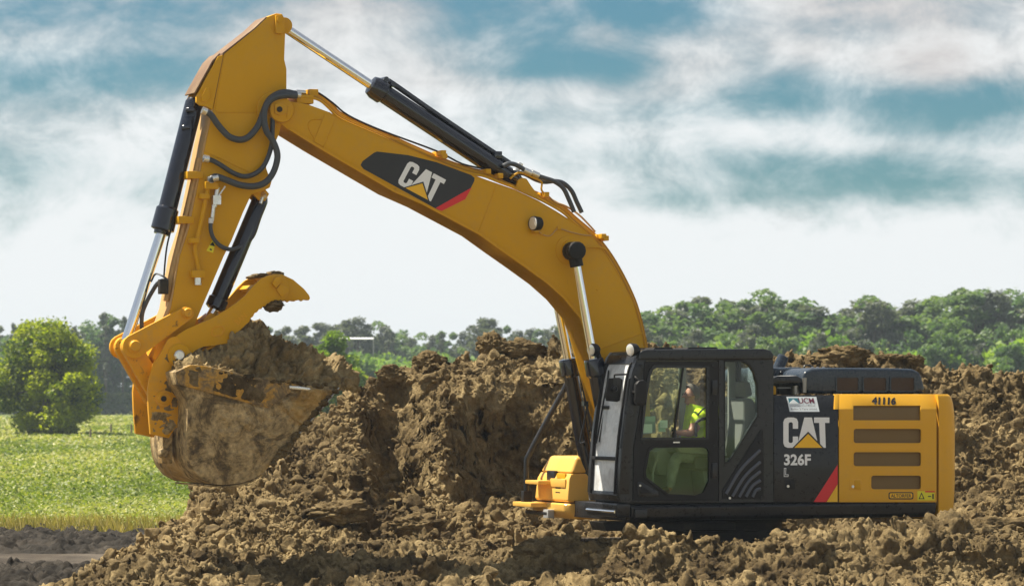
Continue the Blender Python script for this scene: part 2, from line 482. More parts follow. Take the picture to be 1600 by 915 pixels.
class Geo:
    def __init__(self): self.v = []; self.f = []

    def add(self, V, F):
        o = len(self.v)
        self.v += [Vector(p) for p in V]
        self.f += [tuple(i + o for i in f) for f in F]
        return self

    def prism(self, pts, v0, v1, vt=None):
        """pts: photo points lying in the plane v=vt, given thickness from v0 to v1"""
        vt = max(v0, v1) if vt is None else vt
        uw = [P(a, b, vt) for a, b in pts]
        return self.prism_uw([(p.x, p.z) for p in uw], v0, v1)

    def prism_uw(self, uw, v0, v1):
        n = len(uw)
        V = [(u, v0, w) for u, w in uw] + [(u, v1, w) for u, w in uw]
        F = [tuple(range(n)), tuple(range(2 * n - 1, n - 1, -1))]
        F += [(i, i + n, (i + 1) % n + n, (i + 1) % n) for i in range(n)]
        return self.add(V, F)

    def extr_u(self, vw, u0, u1):
        n = len(vw)
        V = [(u0, a, b) for a, b in vw] + [(u1, a, b) for a, b in vw]
        F = [tuple(range(n)), tuple(range(2 * n - 1, n - 1, -1))]
        F += [(i, i + n, (i + 1) % n + n, (i + 1) % n) for i in range(n)]
        return self.add(V, F)

    def box(self, lo, hi):
        (a, b, c), (d, e, f) = lo, hi
        V = [(a, b, c), (d, b, c), (d, e, c), (a, e, c), (a, b, f), (d, b, f), (d, e, f), (a, e, f)]
        F = [(0, 3, 2, 1), (4, 5, 6, 7), (0, 1, 5, 4), (1, 2, 6, 5), (2, 3, 7, 6), (3, 0, 4, 7)]
        return self.add(V, F)

    def lathe(self, a, b, prof, n=20):
        """prof: [(t along a->b in 0..1, radius)]"""
        a, b = Vector(a), Vector(b)
        ax = (b - a).normalized()
        s = Vector((0, 1, 0)) if abs(ax.y) < 0.9 else Vector((0, 0, 1))
        e1 = ax.cross(s).normalized(); e2 = ax.cross(e1)
        V, F = [], []
        for t, r in prof:
            c = a.lerp(b, t)
            V += [c + (e1 * math.cos(2 * math.pi * k / n) + e2 * math.sin(2 * math.pi * k / n)) * r for k in range(n)]
        for i in range(len(prof) - 1):
            for k in range(n):
                F.append((i * n + k, i * n + (k + 1) % n, (i + 1) * n + (k + 1) % n, (i + 1) * n + k))
        F.append(tuple(range(n - 1, -1, -1)))
        F.append(tuple((len(prof) - 1) * n + k for k in range(n)))
        return self.add(V, F)

    def cyl(self, a, b, r, n=18, r2=None):
        return self.lathe(a, b, [(0, r), (1, r if r2 is None else r2)], n)

    def tube(self, pts, r, n=8, smooth=6):
        pts = catmull(pts, smooth) if smooth else [Vector(p) for p in pts]
        V, F = [], []
        prev = None
        for i, p in enumerate(pts):
            d = (pts[min(i + 1, len(pts) - 1)] - pts[max(i - 1, 0)]).normalized()
            if prev is None:
                s = Vector((0, 1, 0)) if abs(d.y) < 0.9 else Vector((0, 0, 1))
                e1 = d.cross(s).normalized()
            else:
                e1 = (prev - d * prev.dot(d)).normalized()
            prev = e1; e2 = d.cross(e1)
            V += [p + (e1 * math.cos(2 * math.pi * k / n) + e2 * math.sin(2 * math.pi * k / n)) * r for k in range(n)]
        m = len(pts)
        for i in range(m - 1):
            for k in range(n):
                F.append((i * n + k, i * n + (k + 1) % n, (i + 1) * n + (k + 1) % n, (i + 1) * n + k))
        F.append(tuple(range(n - 1, -1, -1))); F.append(tuple((m - 1) * n + k for k in range(n)))
        return self.add(V, F)

    def holes(self, outer, holes, v0, v1, vt=None):
        vt = max(v0, v1) if vt is None else vt
        loops = [[P(a, b, vt) for a, b in lp] for lp in [outer] + holes]
        flat = [p for lp in loops for p in lp]
        tris = tessellate_polygon([[Vector((p.x, p.z, 0)) for p in lp] for lp in loops])
        n = len(flat)
        V = [(p.x, v0, p.z) for p in flat] + [(p.x, v1, p.z) for p in flat]
        F = [tuple(t) for t in tris] + [tuple(i + n for i in reversed(t)) for t in tris]
        o = 0
        for lp in loops:
            k = len(lp)
            F += [(o + i, o + i + n, o + (i + 1) % k + n, o + (i + 1) % k) for i in range(k)]
            o += k
        return self.add(V, F)

    def bent_panel(self, xs, ys, vfun, skip, thick):
        """sheet that follows v=vfun(row); cells in skip are openings"""
        V, F = [], []
        nx, ny = len(xs), len(ys)
        for k in (0, 1):
            for y in ys:
                v = vfun(y)
                for x in xs:
                    p = P(x, y, v)
                    V.append((p.x, v - k * thick, p.z))
        N = nx * ny
        solid = {(i, j) for i in range(nx - 1) for j in range(ny - 1) if not skip((xs[i] + xs[i + 1]) / 2, (ys[j] + ys[j + 1]) / 2)}
        for i, j in solid:
            a, b, c, d = j * nx + i, j * nx + i + 1, (j + 1) * nx + i + 1, (j + 1) * nx + i
            F.append((a, b, c, d)); F.append((d + N, c + N, b + N, a + N))
            for (di, dj), (p, q) in (((0, -1), (a, b)), ((1, 0), (b, c)), ((0, 1), (c, d)), ((-1, 0), (d, a))):
                if (i + di, j + dj) not in solid:
                    F.append((q, p, p + N, q + N))
        return self.add(V, F)

    def build(self, name, mat, parent=None, bevel=0.0, seg=2, sharp=35, label=None):
        me = bpy.data.meshes.new(name)
        me.from_pydata([tuple(p) for p in self.v], [], self.f)
        bm = bmesh.new(); bm.from_mesh(me)
        bmesh.ops.recalc_face_normals(bm, faces=bm.faces)
        if bevel > 0:
            es = [e for e in bm.edges if len(e.link_faces) == 2 and e.calc_face_angle(0) > R(28)]
            bmesh.ops.bevel(bm, geom=es, offset=bevel, offset_type='OFFSET', segments=seg, profile=0.6, affect='EDGES', clamp_overlap=True)
        bm.to_mesh(me); bm.free()
        me.shade_smooth()
        me.set_sharp_from_angle(angle=R(sharp))
        me.materials.append(MAT[mat])
        o = link(bpy.data.objects.new(name, me), parent)
        if label: o['label'] = label
        return o


def circle_px(cx, cy, r, n=20):
    return [(cx + r * math.cos(2 * math.pi * k / n), cy + r * math.sin(2 * math.pi * k / n)) for k in range(n)]


def text_on(name, body, tl, tr, bl, v, mat, parent, bold=0.03, shear=0.0):
    """printed lettering; tl, tr, bl are the photo corners of its box on the machine surface v (number or function of row)"""
    cu = bpy.data.curves.new('text', 'FONT')
    cu.body = body; cu.size = 1.0; cu.offset = bold; cu.shear = shear; cu.resolution_u = 3
    tmp = bpy.data.objects.new('text', cu); col.objects.link(tmp)
    dg = bpy.context.evaluated_depsgraph_get()
    me = bpy.data.meshes.new_from_object(tmp.evaluated_get(dg))
    bpy.data.objects.remove(tmp); bpy.data.curves.remove(cu)
    n = len(me.vertices)
    c = np.zeros(n * 3, np.float32); me.vertices.foreach_get('co', c); c = c.reshape(-1, 3)
    lo, hi = c.min(0), c.max(0)
    for i, q in enumerate(c):
        s = (q[0] - lo[0]) / (hi[0] - lo[0]); t = (hi[1] - q[1]) / (hi[1] - lo[1])
        x = tl[0] + (tr[0] - tl[0]) * s + (bl[0] - tl[0]) * t
        y = tl[1] + (tr[1] - tl[1]) * s + (bl[1] - tl[1]) * t
        me.vertices[i].co = P(x, y, v(y) if callable(v) else v)
    me.name = name
    me.materials.clear(); me.materials.append(MAT[mat])
    return link(bpy.data.objects.new(name, me), parent)


def flat_on(name, pts, v, mat, parent, th=0.0025):
    g = Geo()
    if callable(v):
        q = [P(a, b, v(b)) for a, b in pts]
        n = len(q)
        g.add([p for p in q] + [p - Vector((0, th, 0)) for p in q],
              [tuple(range(n)), tuple(range(2 * n - 1, n - 1, -1))] + [(i, i + n, (i + 1) % n + n, (i + 1) % n) for i in range(n)])
    else:
        g.prism(pts, v - th, v)
    return g.build(name, mat, parent)


def letter_map(polys, w, h, tl, tr, bl):
    out = []
    for poly in polys:
        out.append([(tl[0] + (tr[0] - tl[0]) * a / w + (bl[0] - tl[0]) * b / h,
                     tl[1] + (tr[1] - tl[1]) * a / w + (bl[1] - tl[1]) * b / h) for a, b in poly])
    return out


LET_C = [(22, 0), (51, 0), (66, 6), (73, 22), (73, 56), (47, 56), (47, 30), (42, 24), (31, 24), (26, 30), (26, 120), (31, 126),
         (42, 126), (47, 120), (47, 94), (73, 94), (73, 128), (66, 144), (51, 150), (22, 150), (7, 144), (0, 128), (0, 22), (7, 6)]
LET_A = [(104, 0), (141, 0), (176, 150), (66, 150)]
LET_T = [(152, 0), (228, 0), (228, 27), (206, 27), (210, 150), (183, 150), (177, 27), (152, 27)]
TRI_B = [(123, 70), (206, 156), (40, 156)]
TRI_Y = [(123, 81), (192, 150), (54, 150)]


def logo(tl, tr, bl, v, parent):
    for nm, poly, mt, dv in (('letter', LET_C, 'decal_white', 0), ('letter', LET_A, 'decal_white', 0), ('letter', LET_T, 'decal_white', 0),
                             ('emblem_outline', TRI_B, 'decal_black', 0.003), ('emblem', TRI_Y, 'decal_yellow', 0.006)):
        q = letter_map([poly], 228, 150, tl, tr, bl)[0]
        flat_on(nm, q, v + dv, mt, parent)


# ------------------------------------------------------------------ noise (numpy)
def _h(ix, iy, iz, s):
    n = (ix.astype(np.int64) * 374761393 + iy.astype(np.int64) * 668265263 + iz.astype(np.int64) * 2147483647 + s * 974634541) & 0xffffffff
    n = ((n ^ (n >> 13)) * 1274126177) & 0xffffffff
    n = ((n ^ (n >> 16)) * 2246822519) & 0xffffffff
    return ((n ^ (n >> 15)) & 0xffffff).astype(np.float32) / 16777215.0


def vnoise(p, s=0):
    i = np.floor(p); f = (p - i).astype(np.float32); i = i.astype(np.int64)
    f = f * f * f * (f * (f * 6 - 15) + 10)
    r = 0
    for a in (0, 1):
        for b_ in (0, 1):
            for c_ in (0, 1):
                w = (f[:, 0] if a else 1 - f[:, 0]) * (f[:, 1] if b_ else 1 - f[:, 1]) * (f[:, 2] if c_ else 1 - f[:, 2])
                r = r + w * _h(i[:, 0] + a, i[:, 1] + b_, i[:, 2] + c_, s)
    return r * 2 - 1


def fbm(p, octv=4, gain=0.5, s=0):
    r = 0; a = 1.0
    for o in range(octv):
        r = r + a * vnoise(p * (2.03 ** o) + 17.3 * o, s + o); a *= gain
    return r


def worley(p, s=0):
    """distance to the nearest feature point and that cell's random value"""
    i = np.floor(p).astype(np.int64); f = (p - i).astype(np.float32)
    best = np.full(len(p), 9.0, np.float32); val = np.zeros(len(p), np.float32)
    for a in (-1, 0, 1):
        for b_ in (-1, 0, 1):
            for c_ in (-1, 0, 1):
                cx, cy, cz = i[:, 0] + a, i[:, 1] + b_, i[:, 2] + c_
                d = (a + _h(cx, cy, cz, s) - f[:, 0]) ** 2 + (b_ + _h(cx, cy, cz, s + 1) - f[:, 1]) ** 2 + (c_ + _h(cx, cy, cz, s + 2) - f[:, 2]) ** 2
                m_ = d < best
                best = np.where(m_, d, best); val = np.where(m_, _h(cx, cy, cz, s + 3), val)
    return np.sqrt(best), val


def clods(p, size, s):
    """rounded lumps of about the given size: 0 in the cracks, up to 1 on a lump's top"""
    q = p / size
    q = q + 0.35 * np.stack([vnoise(q * 1.7, s + 31), vnoise(q * 1.7, s + 32), vnoise(q * 1.7, s + 33)], 1)
    d, val = worley(q, s)
    return np.sqrt(np.clip(1 - (d / 0.85) ** 2, 0, 1)) * (0.35 + 0.65 * val)


def chunks(p, size, s):
    """broken, tilted lumps with dark joints between them"""
    q = p / size
    q = q + 0.30 * np.stack([vnoise(q * 1.9, s + 31), vnoise(q * 1.9, s + 32), vnoise(q * 1.9, s + 33)], 1)
    i = np.floor(q).astype(np.int64); f = (q - i).astype(np.float32)
    n = len(q)
    d1 = np.full(n, 9.0, np.float32); d2 = d1.copy()
    val = np.zeros(n, np.float32); til = np.zeros(n, np.float32)
    for a in (-1, 0, 1):
        for b_ in (-1, 0, 1):
            for c_ in (-1, 0, 1):
                cx, cy, cz = i[:, 0] + a, i[:, 1] + b_, i[:, 2] + c_
                h0, h1, h2 = _h(cx, cy, cz, s), _h(cx, cy, cz, s + 1), _h(cx, cy, cz, s + 2)
                ox, oy, oz = a + h0 - f[:, 0], b_ + h1 - f[:, 1], c_ + h2 - f[:, 2]
                d = ox * ox + oy * oy + oz * oz
                m1 = d < d1
                d2 = np.where(m1, d1, np.minimum(d2, d))
                h3 = _h(cx, cy, cz, s + 3)
                val = np.where(m1, h3, val)
                til = np.where(m1, ox * (h1 * 2 - 1) + oy * (h2 * 2 - 1) + oz * (h0 * 2 - 1), til)
                d1 = np.where(m1, d, d1)
    e = np.clip((np.sqrt(d2) - np.sqrt(d1)) / 0.30, 0, 1)
    return np.clip(0.25 + 0.75 * val + 0.9 * til, 0.0, 1.3) * e * (2 - e)


def grid_faces(nr, nc):
    a = np.arange(nr * nc).reshape(nr, nc)
    return np.stack([a[:-1, :-1].ravel(), a[:-1, 1:].ravel(), a[1:, 1:].ravel(), a[1:, :-1].ravel()], 1)


def grid_normals(X, Y, Z):
    P_ = np.stack([X, Y, Z], 2)
    du = np.gradient(P_, axis=1); dv = np.gradient(P_, axis=0)
    n = np.cross(du, dv)
    return n / (np.linalg.norm(n, axis=2, keepdims=True) + 1e-9)

# ------------------------------------------------------------------ setting: ground, field, road, spoil heap
def sm(a, b, x):
    t = np.clip((x - a) / (b - a), 0, 1)
    return t * t * (3 - 2 * t)


def sheet(name, x0, x1, y0, y1, z, mat):
    V = [(x0, y0, z), (x1, y0, z), (x1, y1, z), (x0, y1, z)]
    return tag(mesh_np(name, V, [(0, 1, 2, 3)], mat), kind='structure')


sheet('field', -1400, 1400, -60, 1600, 0.0, 'field_ground')
sheet('ground', -40, 40, 10, 62.6, 0.004, 'soil_damp')
sheet('dirt_road', -40, -3.0, 50.2, 55.6, 0.008, 'road_soil')


def rough_patch(name, x0, x1, y0, y1, step, zfun, amp, mat, seed):
    xs = np.arange(x0, x1, step); ys = np.arange(y0, y1, step)
    X, Y = np.meshgrid(xs, ys)
    Z = zfun(X, Y)
    p = np.stack([X, Y, Z], 2).reshape(-1, 3)
    d = chunks(p, 0.5, seed) * 0.7 + chunks(p, 0.22, seed + 5) * 0.5 + clods(p, 0.12, seed + 7) * 0.25 + fbm(p * 2.0, 4, .5, seed + 9) * 0.25
    e = sm(0, 0.5, np.minimum.reduce([X - x0, x1 - X, Y - y0, y1 - Y])).ravel()
    p[:, 2] += d * amp * e - 0.08 * (1 - e)
    return tag(mesh_np(name, p, grid_faces(*X.shape), mat, smooth=True), kind='structure')


rough_patch('soil_berm', -13.5, -4.0, 55.2, 63.0, 0.04,
            lambda X, Y: 0.03 * sm(55.2, 57, Y) * (1 - 0.7 * sm(60.5, 63, Y)), 0.15, 'dark_soil', 3)
rough_patch('soil_berm', -9.5, -4.6, 43.0, 49.6, 0.03,
            lambda X, Y: 0.08 * sm(48.5, 46.0, Y) * sm(-8.6, -6.0, X), 0.18, 'dark_soil', 13)

# --- the spoil heap the machine stands in
CREST = [(-30, 950, 43.2), (40, 960, 43.6), (90, 935, 44.0), (130, 905, 44.4), (200, 856, 45.0), (270, 806, 46.0), (330, 766, 46.8), (400, 716, 47.9), (470, 670, 49.2),
         (540, 613, 50.2), (565, 600, 50.6), (600, 586, 50.8), (640, 578, 51.0), (665, 570, 51.2), (690, 562, 51.2), (740, 556, 51.2),
         (770, 548, 51.2), (800, 549, 51.2), (860, 550, 51.2), (940, 548, 51.2), (1010, 546, 51.2), (1080, 548, 51.2), (1180, 556, 51.2),
         (1240, 562, 51.2), (1300, 563, 51.2), (1420, 568, 51.2), (1500, 576, 51.2), (1600, 586, 51.2), (1800, 600, 51.2)]
CX = np.array([(a - 800) / FOC * c for a, b_, c in CREST])
CZ = np.array([CAM_H + (HZ - b_) / FOC * c for a, b_, c in CREST])
CY = np.array([c for a, b_, c in CREST])


def bumpx(x, c, s): return np.exp(-((x - c) / s) ** 2)


def heap_base(X, Y):
    yc = np.interp(X, CX, CY); zc = np.interp(X, CX, CZ)
    # right part: cut bank
    b1 = bumpx(X, -0.95, 0.45); g1 = bumpx(X, -1.72, 0.28)
    yt = 50.15 - 0.7 * b1 + 0.35 * g1 + 0.12 * np.sin(X * 2.3)
    yb = 49.35 - 1.5 * b1 + 0.25 * g1 + 0.10 * np.sin(X * 1.7 + 1)
    yb = yb - 0.9 * sm(5.6, 7.2, X)
    zt = zc - 0.42 - 0.10 * b1 - 0.25 * sm(3, 6, X)
    zb = np.interp(X, [-2.5, -1.2, 0.2, 1.5, 5.5, 6.5, 9], [1.15, 1.08, 0.98, 0.75, 0.7, 1.0, 1.15])
    z40 = np.interp(X, [-6, -3, 0, 3, 9], [0.05, 0.18, 0.25, 0.25, 0.3])
    t = np.clip((Y - 40.0) / (yb - 40.0), -1, 1)
    zfront = z40 + (zb - z40) * np.sign(t) * np.abs(t) ** 1.15
    tc_ = np.clip((Y - yb) / (yt - yb), 0, 1)
    zcl = zb + (zt - zb) * (0.25 * tc_ + 0.75 * sm(0, 1, tc_))
    ttop = np.clip((Y - yt) / (yc - yt), 0, 1)
    ztop = zt + (zc - zt) * np.sin(ttop * math.pi / 2)
    zr = np.where(Y < yb, zfront, np.where(Y < yt, zcl, ztop))
    # left part: loose flank running out to the left
    tl = np.clip((yc - Y) / (yc - 39.5), 0, 1)
    zl = 0.05 + (zc - 0.05) * (1 - tl) ** np.interp(X, [-5, -3.5, -2], [1.0, 1.35, 1.7])
    w = sm(-2.2, -1.75, X)
    z = zl * (1 - w) + zr * w
    z = np.where(Y > yc, zc - (Y - yc) * 0.75, z)
    # windrow of lumps between the machine and the camera
    hm = np.interp(X, [-3, -1.5, 0.2, 0.7, 1.3, 1.75, 2.2, 2.7, 3.2, 3.7, 4.3, 5.0, 5.6, 6.3, 8], [0.0, 0.28, 0.42, 0.66, 0.76, 0.68, 0.54, 0.62, 0.74, 0.66, 0.64, 0.64, 0.68, 0.68, 0.66])
    z = np.maximum(z, hm * np.exp(-((Y - 42.3) / 1.0) ** 2) + 0.16 * (Y < 46))
    # hollow under the machine
    dx_, dy_ = X - MX, Y - MY
    u = dx_ * FV.x + dy_ * FV.y; v = dx_ * LV.x + dy_ * LV.y
    d = np.maximum(np.abs(u + 0.35) - 2.6, np.abs(v + 0.25) - 1.75)
    k = sm(0.75, -0.05, d)
    z = z * (1 - k) + np.minimum(z, 0.16) * k
    k2 = sm(1.6, 0.2, d) * (Y > 43.2)
    z = np.where(k2 > 0, z * (1 - k2) + np.minimum(z, 0.50) * k2, z)
    return np.where(Y < 39.8, z - (39.8 - Y) * 0.35, z)


def build_heap():
    xs = np.linspace(-7.4, 9.3, 780)
    ys = np.concatenate([np.linspace(38.2, 41, 60)[:-1], np.linspace(41, 47.4, 270)[:-1], np.linspace(47.4, 50.6, 240)[:-1], np.linspace(50.6, 51.7, 60)[:-1], np.linspace(51.7, 55.5, 40)])
    X, Y = np.meshgrid(xs, ys)
    Z = heap_base(X, Y)
    p = np.stack([X, Y, Z], 2).reshape(-1, 3)
    N = grid_normals(X, Y, Z).reshape(-1, 3)
    low = fbm(p * np.array([0.9, 0.9, 1.2]), 3, 0.5, 40)
    p = p + N * (low * 0.10)[:, None]
    # hillocks of tipped soil
    big = clods(p, 0.95, 50) * 0.6 + chunks(p, 0.8, 52) * 0.5
    p = p + N * (big * 0.20 - 0.08)[:, None]
    Z2 = p.reshape(X.shape + (3,))
    N2 = grid_normals(Z2[..., 0], Z2[..., 1], Z2[..., 2]).reshape(-1, 3)
    up = np.clip(N2[:, 2], 0, 1)
    c1 = chunks(p, 0.36, 60); c2 = chunks(p, 0.17, 70) * .8 + .3 * clods(p, .15, 75); c3 = chunks(p, 0.085, 80)
    f = fbm(p * 7.0, 4, 0.6, 90)
    # the cut face is smoother, with hanging crumbs; the loose ground is lumpy
    loose = 0.16 + 0.84 * sm(0.35, 0.8, up)
    patch = sm(-0.5, 0.5, fbm(p * 0.8, 2, 0.5, 95))
    fine = 0.6 + 0.8 * sm(-0.4, 0.4, fbm(p * 1.4, 2, 0.5, 98))
    rid = 1 - np.abs(vnoise(p * 2.1, 111)) * 1.4; rid2 = 1 - np.abs(vnoise(p * 5.3 + 3.1, 112)) * 1.4; rid3 = 1 - np.abs(vnoise(p * 12.0 + 1.7, 113)) * 1.4
    d = loose * (0.15 * c1 * patch ** 2 + 0.05 * c2 * patch * fine + 0.07 * rid * rid2 + 0.040 * rid2 * rid3) + (0.028 + 0.022 * loose) * f + 0.026 * fbm(p * 24, 3, 0.65, 97) - 0.09
    # a few smeared, nearly flat shelves
    p = p + N2 * d[:, None]
    p[:, 2] -= 0.28 * sm(-4.9, -6.2, p[:, 0])
    n2 = grid_normals(*[p.reshape(X.shape + (3,))[..., i] for i in range(3)]).reshape(-1, 3)
    o = mesh_np('spoil_heap', p, grid_faces(*X.shape), 'soil', smooth=True)
    tag(o, kind='structure')
    return p, n2, X.shape


HEAP_P, HEAP_N, HEAP_SHAPE = build_heap()


def ico(sub):
    bm = bmesh.new(); bmesh.ops.create_icosphere(bm, subdivisions=sub, radius=1.0)
    V = np.array([v.co[:] for v in bm.verts]); F = np.array([[v.index for v in f.verts] for f in bm.faces])
    bm.free(); return V, F


def clod_shape(sub, seed, rough=1.0):
    V, F = ico(sub)
    d = 0.85 + rough * (0.30 * fbm(V * 1.2 + seed * 7.1, 2, 0.5, seed) + 0.34 * chunks(V + seed * 3.3, 0.8, seed) + (0.20 * chunks(V + seed, 0.36, seed + 3) + 0.12 * chunks(V + seed, 0.17, seed + 8) if sub > 2 else 0) + (0.07 * fbm(V * 9 + seed, 3, .6, seed) if sub > 3 else 0))
    return V * d[:, None] * np.array([1.0, 0.9, 0.78]), F


def crumb_shape(sub, seed):
    """a broken crumb: a ball cut by random planes"""
    r = np.random.default_rng(seed)
    V, F = ico(sub)
    V = V * (1 + 0.15 * fbm(V * 1.7 + seed, 2, .5, seed))[:, None]
    for _ in range(9):
        n = r.normal(size=3); n /= np.linalg.norm(n)
        t = V @ n - r.uniform(0.45, 0.85)
        V = V - np.maximum(t, 0)[:, None] * n
    if sub > 2: V = V * (1 + 0.07 * fbm(V * 5 + seed, 3, .6, seed))[:, None]
    return V * np.array([1.15, 1.0, 0.8]), F


def scatter_clods():
    rng = np.random.default_rng(5)
    n = len(HEAP_P)
    w = np.where(HEAP_N[:, 2] > 0.45, 1.0, 0.22)
    dx_, dy_ = HEAP_P[:, 0] - MX, HEAP_P[:, 1] - MY
    u = dx_ * FV.x + dy_ * FV.y; v = dx_ * LV.x + dy_ * LV.y
    w = w * ~((np.abs(u + 0.3) < 3.0) & (v > -1.9) & (v < 1.7))
    w = w * ((HEAP_P[:, 1] > 39.6) & (HEAP_P[:, 1] < 51.7) & (HEAP_P[:, 2] > 0.0))
    dy = np.gradient(HEAP_P.reshape(HEAP_SHAPE + (3,))[..., 1], axis=0).ravel()
    w = w * np.clip(dy, 0.002, 0.06)
    loose = sm(-0.35, 0.45, fbm(HEAP_P * 0.55, 3, 0.6, 120))       # loose crumbs lie in drifts
    for nm, cnt, sub, r0, r1, pw, k0 in (('soil_crumbs', 38000, 0, 0.010, 0.026, 1.2, .35), ('soil_crumbs', 6500, 1, 0.026, 0.062, 1.8, .2), ('soil_crumbs', 620, 2, 0.062, 0.15, 2.2, .1)):
        ww = w * (k0 + loose); ww = ww / ww.sum()
        idx = rng.choice(n, cnt, p=ww)
        lib = [crumb_shape([1, 2, 3][sub], 300 + s_ + 10 * sub) for s_ in range(8)]
        VV, FF, o = [], [], 0
        for li in range(8):
            sel = idx[li::8]; m_ = len(sel)
            V, F = lib[li]
            r = r0 * (r1 / r0) ** (rng.random(m_) ** pw)
            q = rng.normal(size=(m_, 4)); q /= np.linalg.norm(q, axis=1, keepdims=True)
            a, b_, c, d = q.T
            M = np.stack([np.stack([1 - 2 * (c * c + d * d), 2 * (b_ * c - a * d), 2 * (b_ * d + a * c)], 1),
                          np.stack([2 * (b_ * c + a * d), 1 - 2 * (b_ * b_ + d * d), 2 * (c * d - a * b_)], 1),
                          np.stack([2 * (b_ * d - a * c), 2 * (c * d + a * b_), 1 - 2 * (b_ * b_ + c * c)], 1)], 1)
            P_ = np.einsum('nij,vj->nvi', M, V) * r[:, None, None] + (HEAP_P[sel] + HEAP_N[sel] * (r * 0.3)[:, None])[:, None, :]
            VV.append(P_.reshape(-1, 3)); FF.append((F[None] + (np.arange(m_) * len(V))[:, None, None] + o).reshape(-1, 3)); o += m_ * len(V)
        tag(mesh_np(nm, np.concatenate(VV), np.concatenate(FF), 'soil', smooth=sub == 2), kind='stuff')


scatter_clods()


def big_clod(px, py, Y, r, sx, sz, seed, label):
    V, F = clod_shape(5, seed)
    V = V * np.array([r * sx, r, r * sz])
    c = np.array([(px - 800) / FOC * Y, Y, CAM_H + (HZ - py) / FOC * Y])
    o = mesh_np('soil_clod', V, F, 'soil', smooth=True)
    o.location = c
    tag(o, label, 'soil clod', 'large clods on the spoil heap')


for a in [(668, 566, 51.0, .17, 1.3, 1.1, 21, 'pointed soil clod on the crest of the heap below the boom'),
          (768, 540, 51.2, .20, 1.0, 1.0, 22, 'square soil clod on the crest just left of the far boom cylinder'),
          (815, 545, 51.1, .17, 2.0, .8, 23, 'long low soil clod on the crest beside the far boom cylinder'),
          (1318, 556, 50.9, .20, 1.8, 0.9, 24, 'wide soil clod on the crest above the engine hood'),
          (1425, 563, 51.1, .10, 1.5, 1.0, 25, 'small dark soil clod on the crest above the counterweight'),
          (1390, 558, 51.0, .09, 2.2, .7, 36, 'thin flat soil clod on the crest above the row of hood slots'),
          (612, 584, 50.7, .13, 1.3, 1.0, 26, 'dark round soil clod at the left shoulder of the heap by the bucket'),
          (984, 858, 42.3, .17, 1.1, 1.0, 27, 'big rounded soil clod in front of the track below the cab windshield'),
          (948, 850, 42.35, .09, 1.0, 1.1, 28, 'smaller upright soil clod left of the big one under the cab'),
          (1270, 872, 42.0, .30, 1.3, .9, 29, 'largest soil mound below the dark side door with the lettering'),
          (1440, 845, 42.6, .20, 1.5, 0.8, 30, 'crumbly soil clod under the counterweight end of the machine'),
          (1560, 830, 43.4, .22, 1.6, .9, 31, 'soil clod at the right edge of the picture'),
          (850, 868, 42.2, .26, 1.4, .9, 32, 'broad soil clod below the yellow step box'),
          (650, 822, 45.8, .18, 1.5, .8, 33, 'dark soil clod at the foot of the cut bank below the gully'),
          (540, 800, 45.2, .20, 1.6, .8, 34, 'soil clod on the loose flank right of the bucket heel')]:
    big_clod(*a)


# ------------------------------------------------------------------ vegetation
def leaf_quads(C, size, rng, up=0.35, aspect=1.0):
    """one small quad per centre, facing at random"""
    n = len(C)
    nrm = rng.normal(size=(n, 3)); nrm[:, 2] = np.abs(nrm[:, 2]) + up
    nrm /= np.linalg.norm(nrm, axis=1, keepdims=True)
    t = np.cross(nrm, rng.normal(size=(n, 3))); t /= np.linalg.norm(t, axis=1, keepdims=True) + 1e-9
    b_ = np.cross(nrm, t)
    s = (size * (0.6 + 0.8 * rng.random(n)))[:, None]
    q = np.stack([C - t * s * aspect, C - b_ * s * .55, C + t * s * aspect, C + b_ * s * .55], 1).reshape(-1, 3)
    F = np.arange(4 * n).reshape(n, 4)
    return q, F


def crown_mesh(name, W, H, nclump, nleaf, leaf, seed, mat, low=0.1, spread=0.5, airy=0.0, parent=None, columnar=0.0):
    """irregular crown: leaf clumps thrown through a lumpy volume, base at z=0"""
    rng = np.random.default_rng(seed)
    cs = []
    while len(cs) < nclump:
        q = rng.random(3) * 2 - 1
        d = np.linalg.norm(q)
        if d > 1 or d < 0.30: continue
        z = (q[2] + 1) / 2
        lim = (1 - 0.30 * z ** 3) * (0.72 + 0.28 * np.sin(np.arctan2(q[1], q[0]) * 3 + seed))
        cs.append((q[0] * W / 2 * lim * .85, q[1] * W / 2 * lim * .85, H * (low + (1 - low) * z * .94)))
    cs = np.array(cs)
    rad = W * 0.5 * spread * (0.45 + 0.55 * rng.random(nclump)) * 0.55
    k = rng.integers(0, nclump, nleaf)
    v = rng.normal(size=(nleaf, 3)); v /= np.linalg.norm(v, axis=1, keepdims=True)
    rr = rad[k] * (0.55 + 0.45 * rng.random(nleaf) ** 0.5) * (1 + airy * rng.random(nleaf) ** 4)
    C = cs[k] + v * rr[:, None] * np.array([1, 1, 0.72])
    C[:, 2] = np.maximum(C[:, 2], leaf * .5)
    q, F = leaf_quads(C, np.full(nleaf, leaf), rng)
    ct = rng.random(nclump)
    tint = np.repeat(np.clip(0.30 + 0.30 * ct[k] + 0.30 * (rng.random(nleaf)), 0, 1), 4)
    return mesh_np(name, q, F, mat, parent, tint=tint), cs


def limbs(name, cs, H, r, parent, seed, nb=9):
    rng = np.random.default_rng(seed)
    g = Geo()
    top = Vector((0, 0, H * .75))
    g.tube([(0, 0, -0.1), (rng.normal() * .03 * H, rng.normal() * .03 * H, H * .3), (rng.normal() * .04 * H, 0, H * .55), top], r, 7, 4)
    for c in cs[rng.choice(len(cs), min(nb, len(cs)), replace=False)]:
        z0 = H * (0.15 + 0.3 * rng.random())
        g.tube([(0, 0, z0), (c[0] * .45, c[1] * .45, (z0 + c[2]) / 2 + .05 * H), tuple(c)], r * .35, 5, 3)
    V = g.v
    return g.build(name, 'bark', parent)


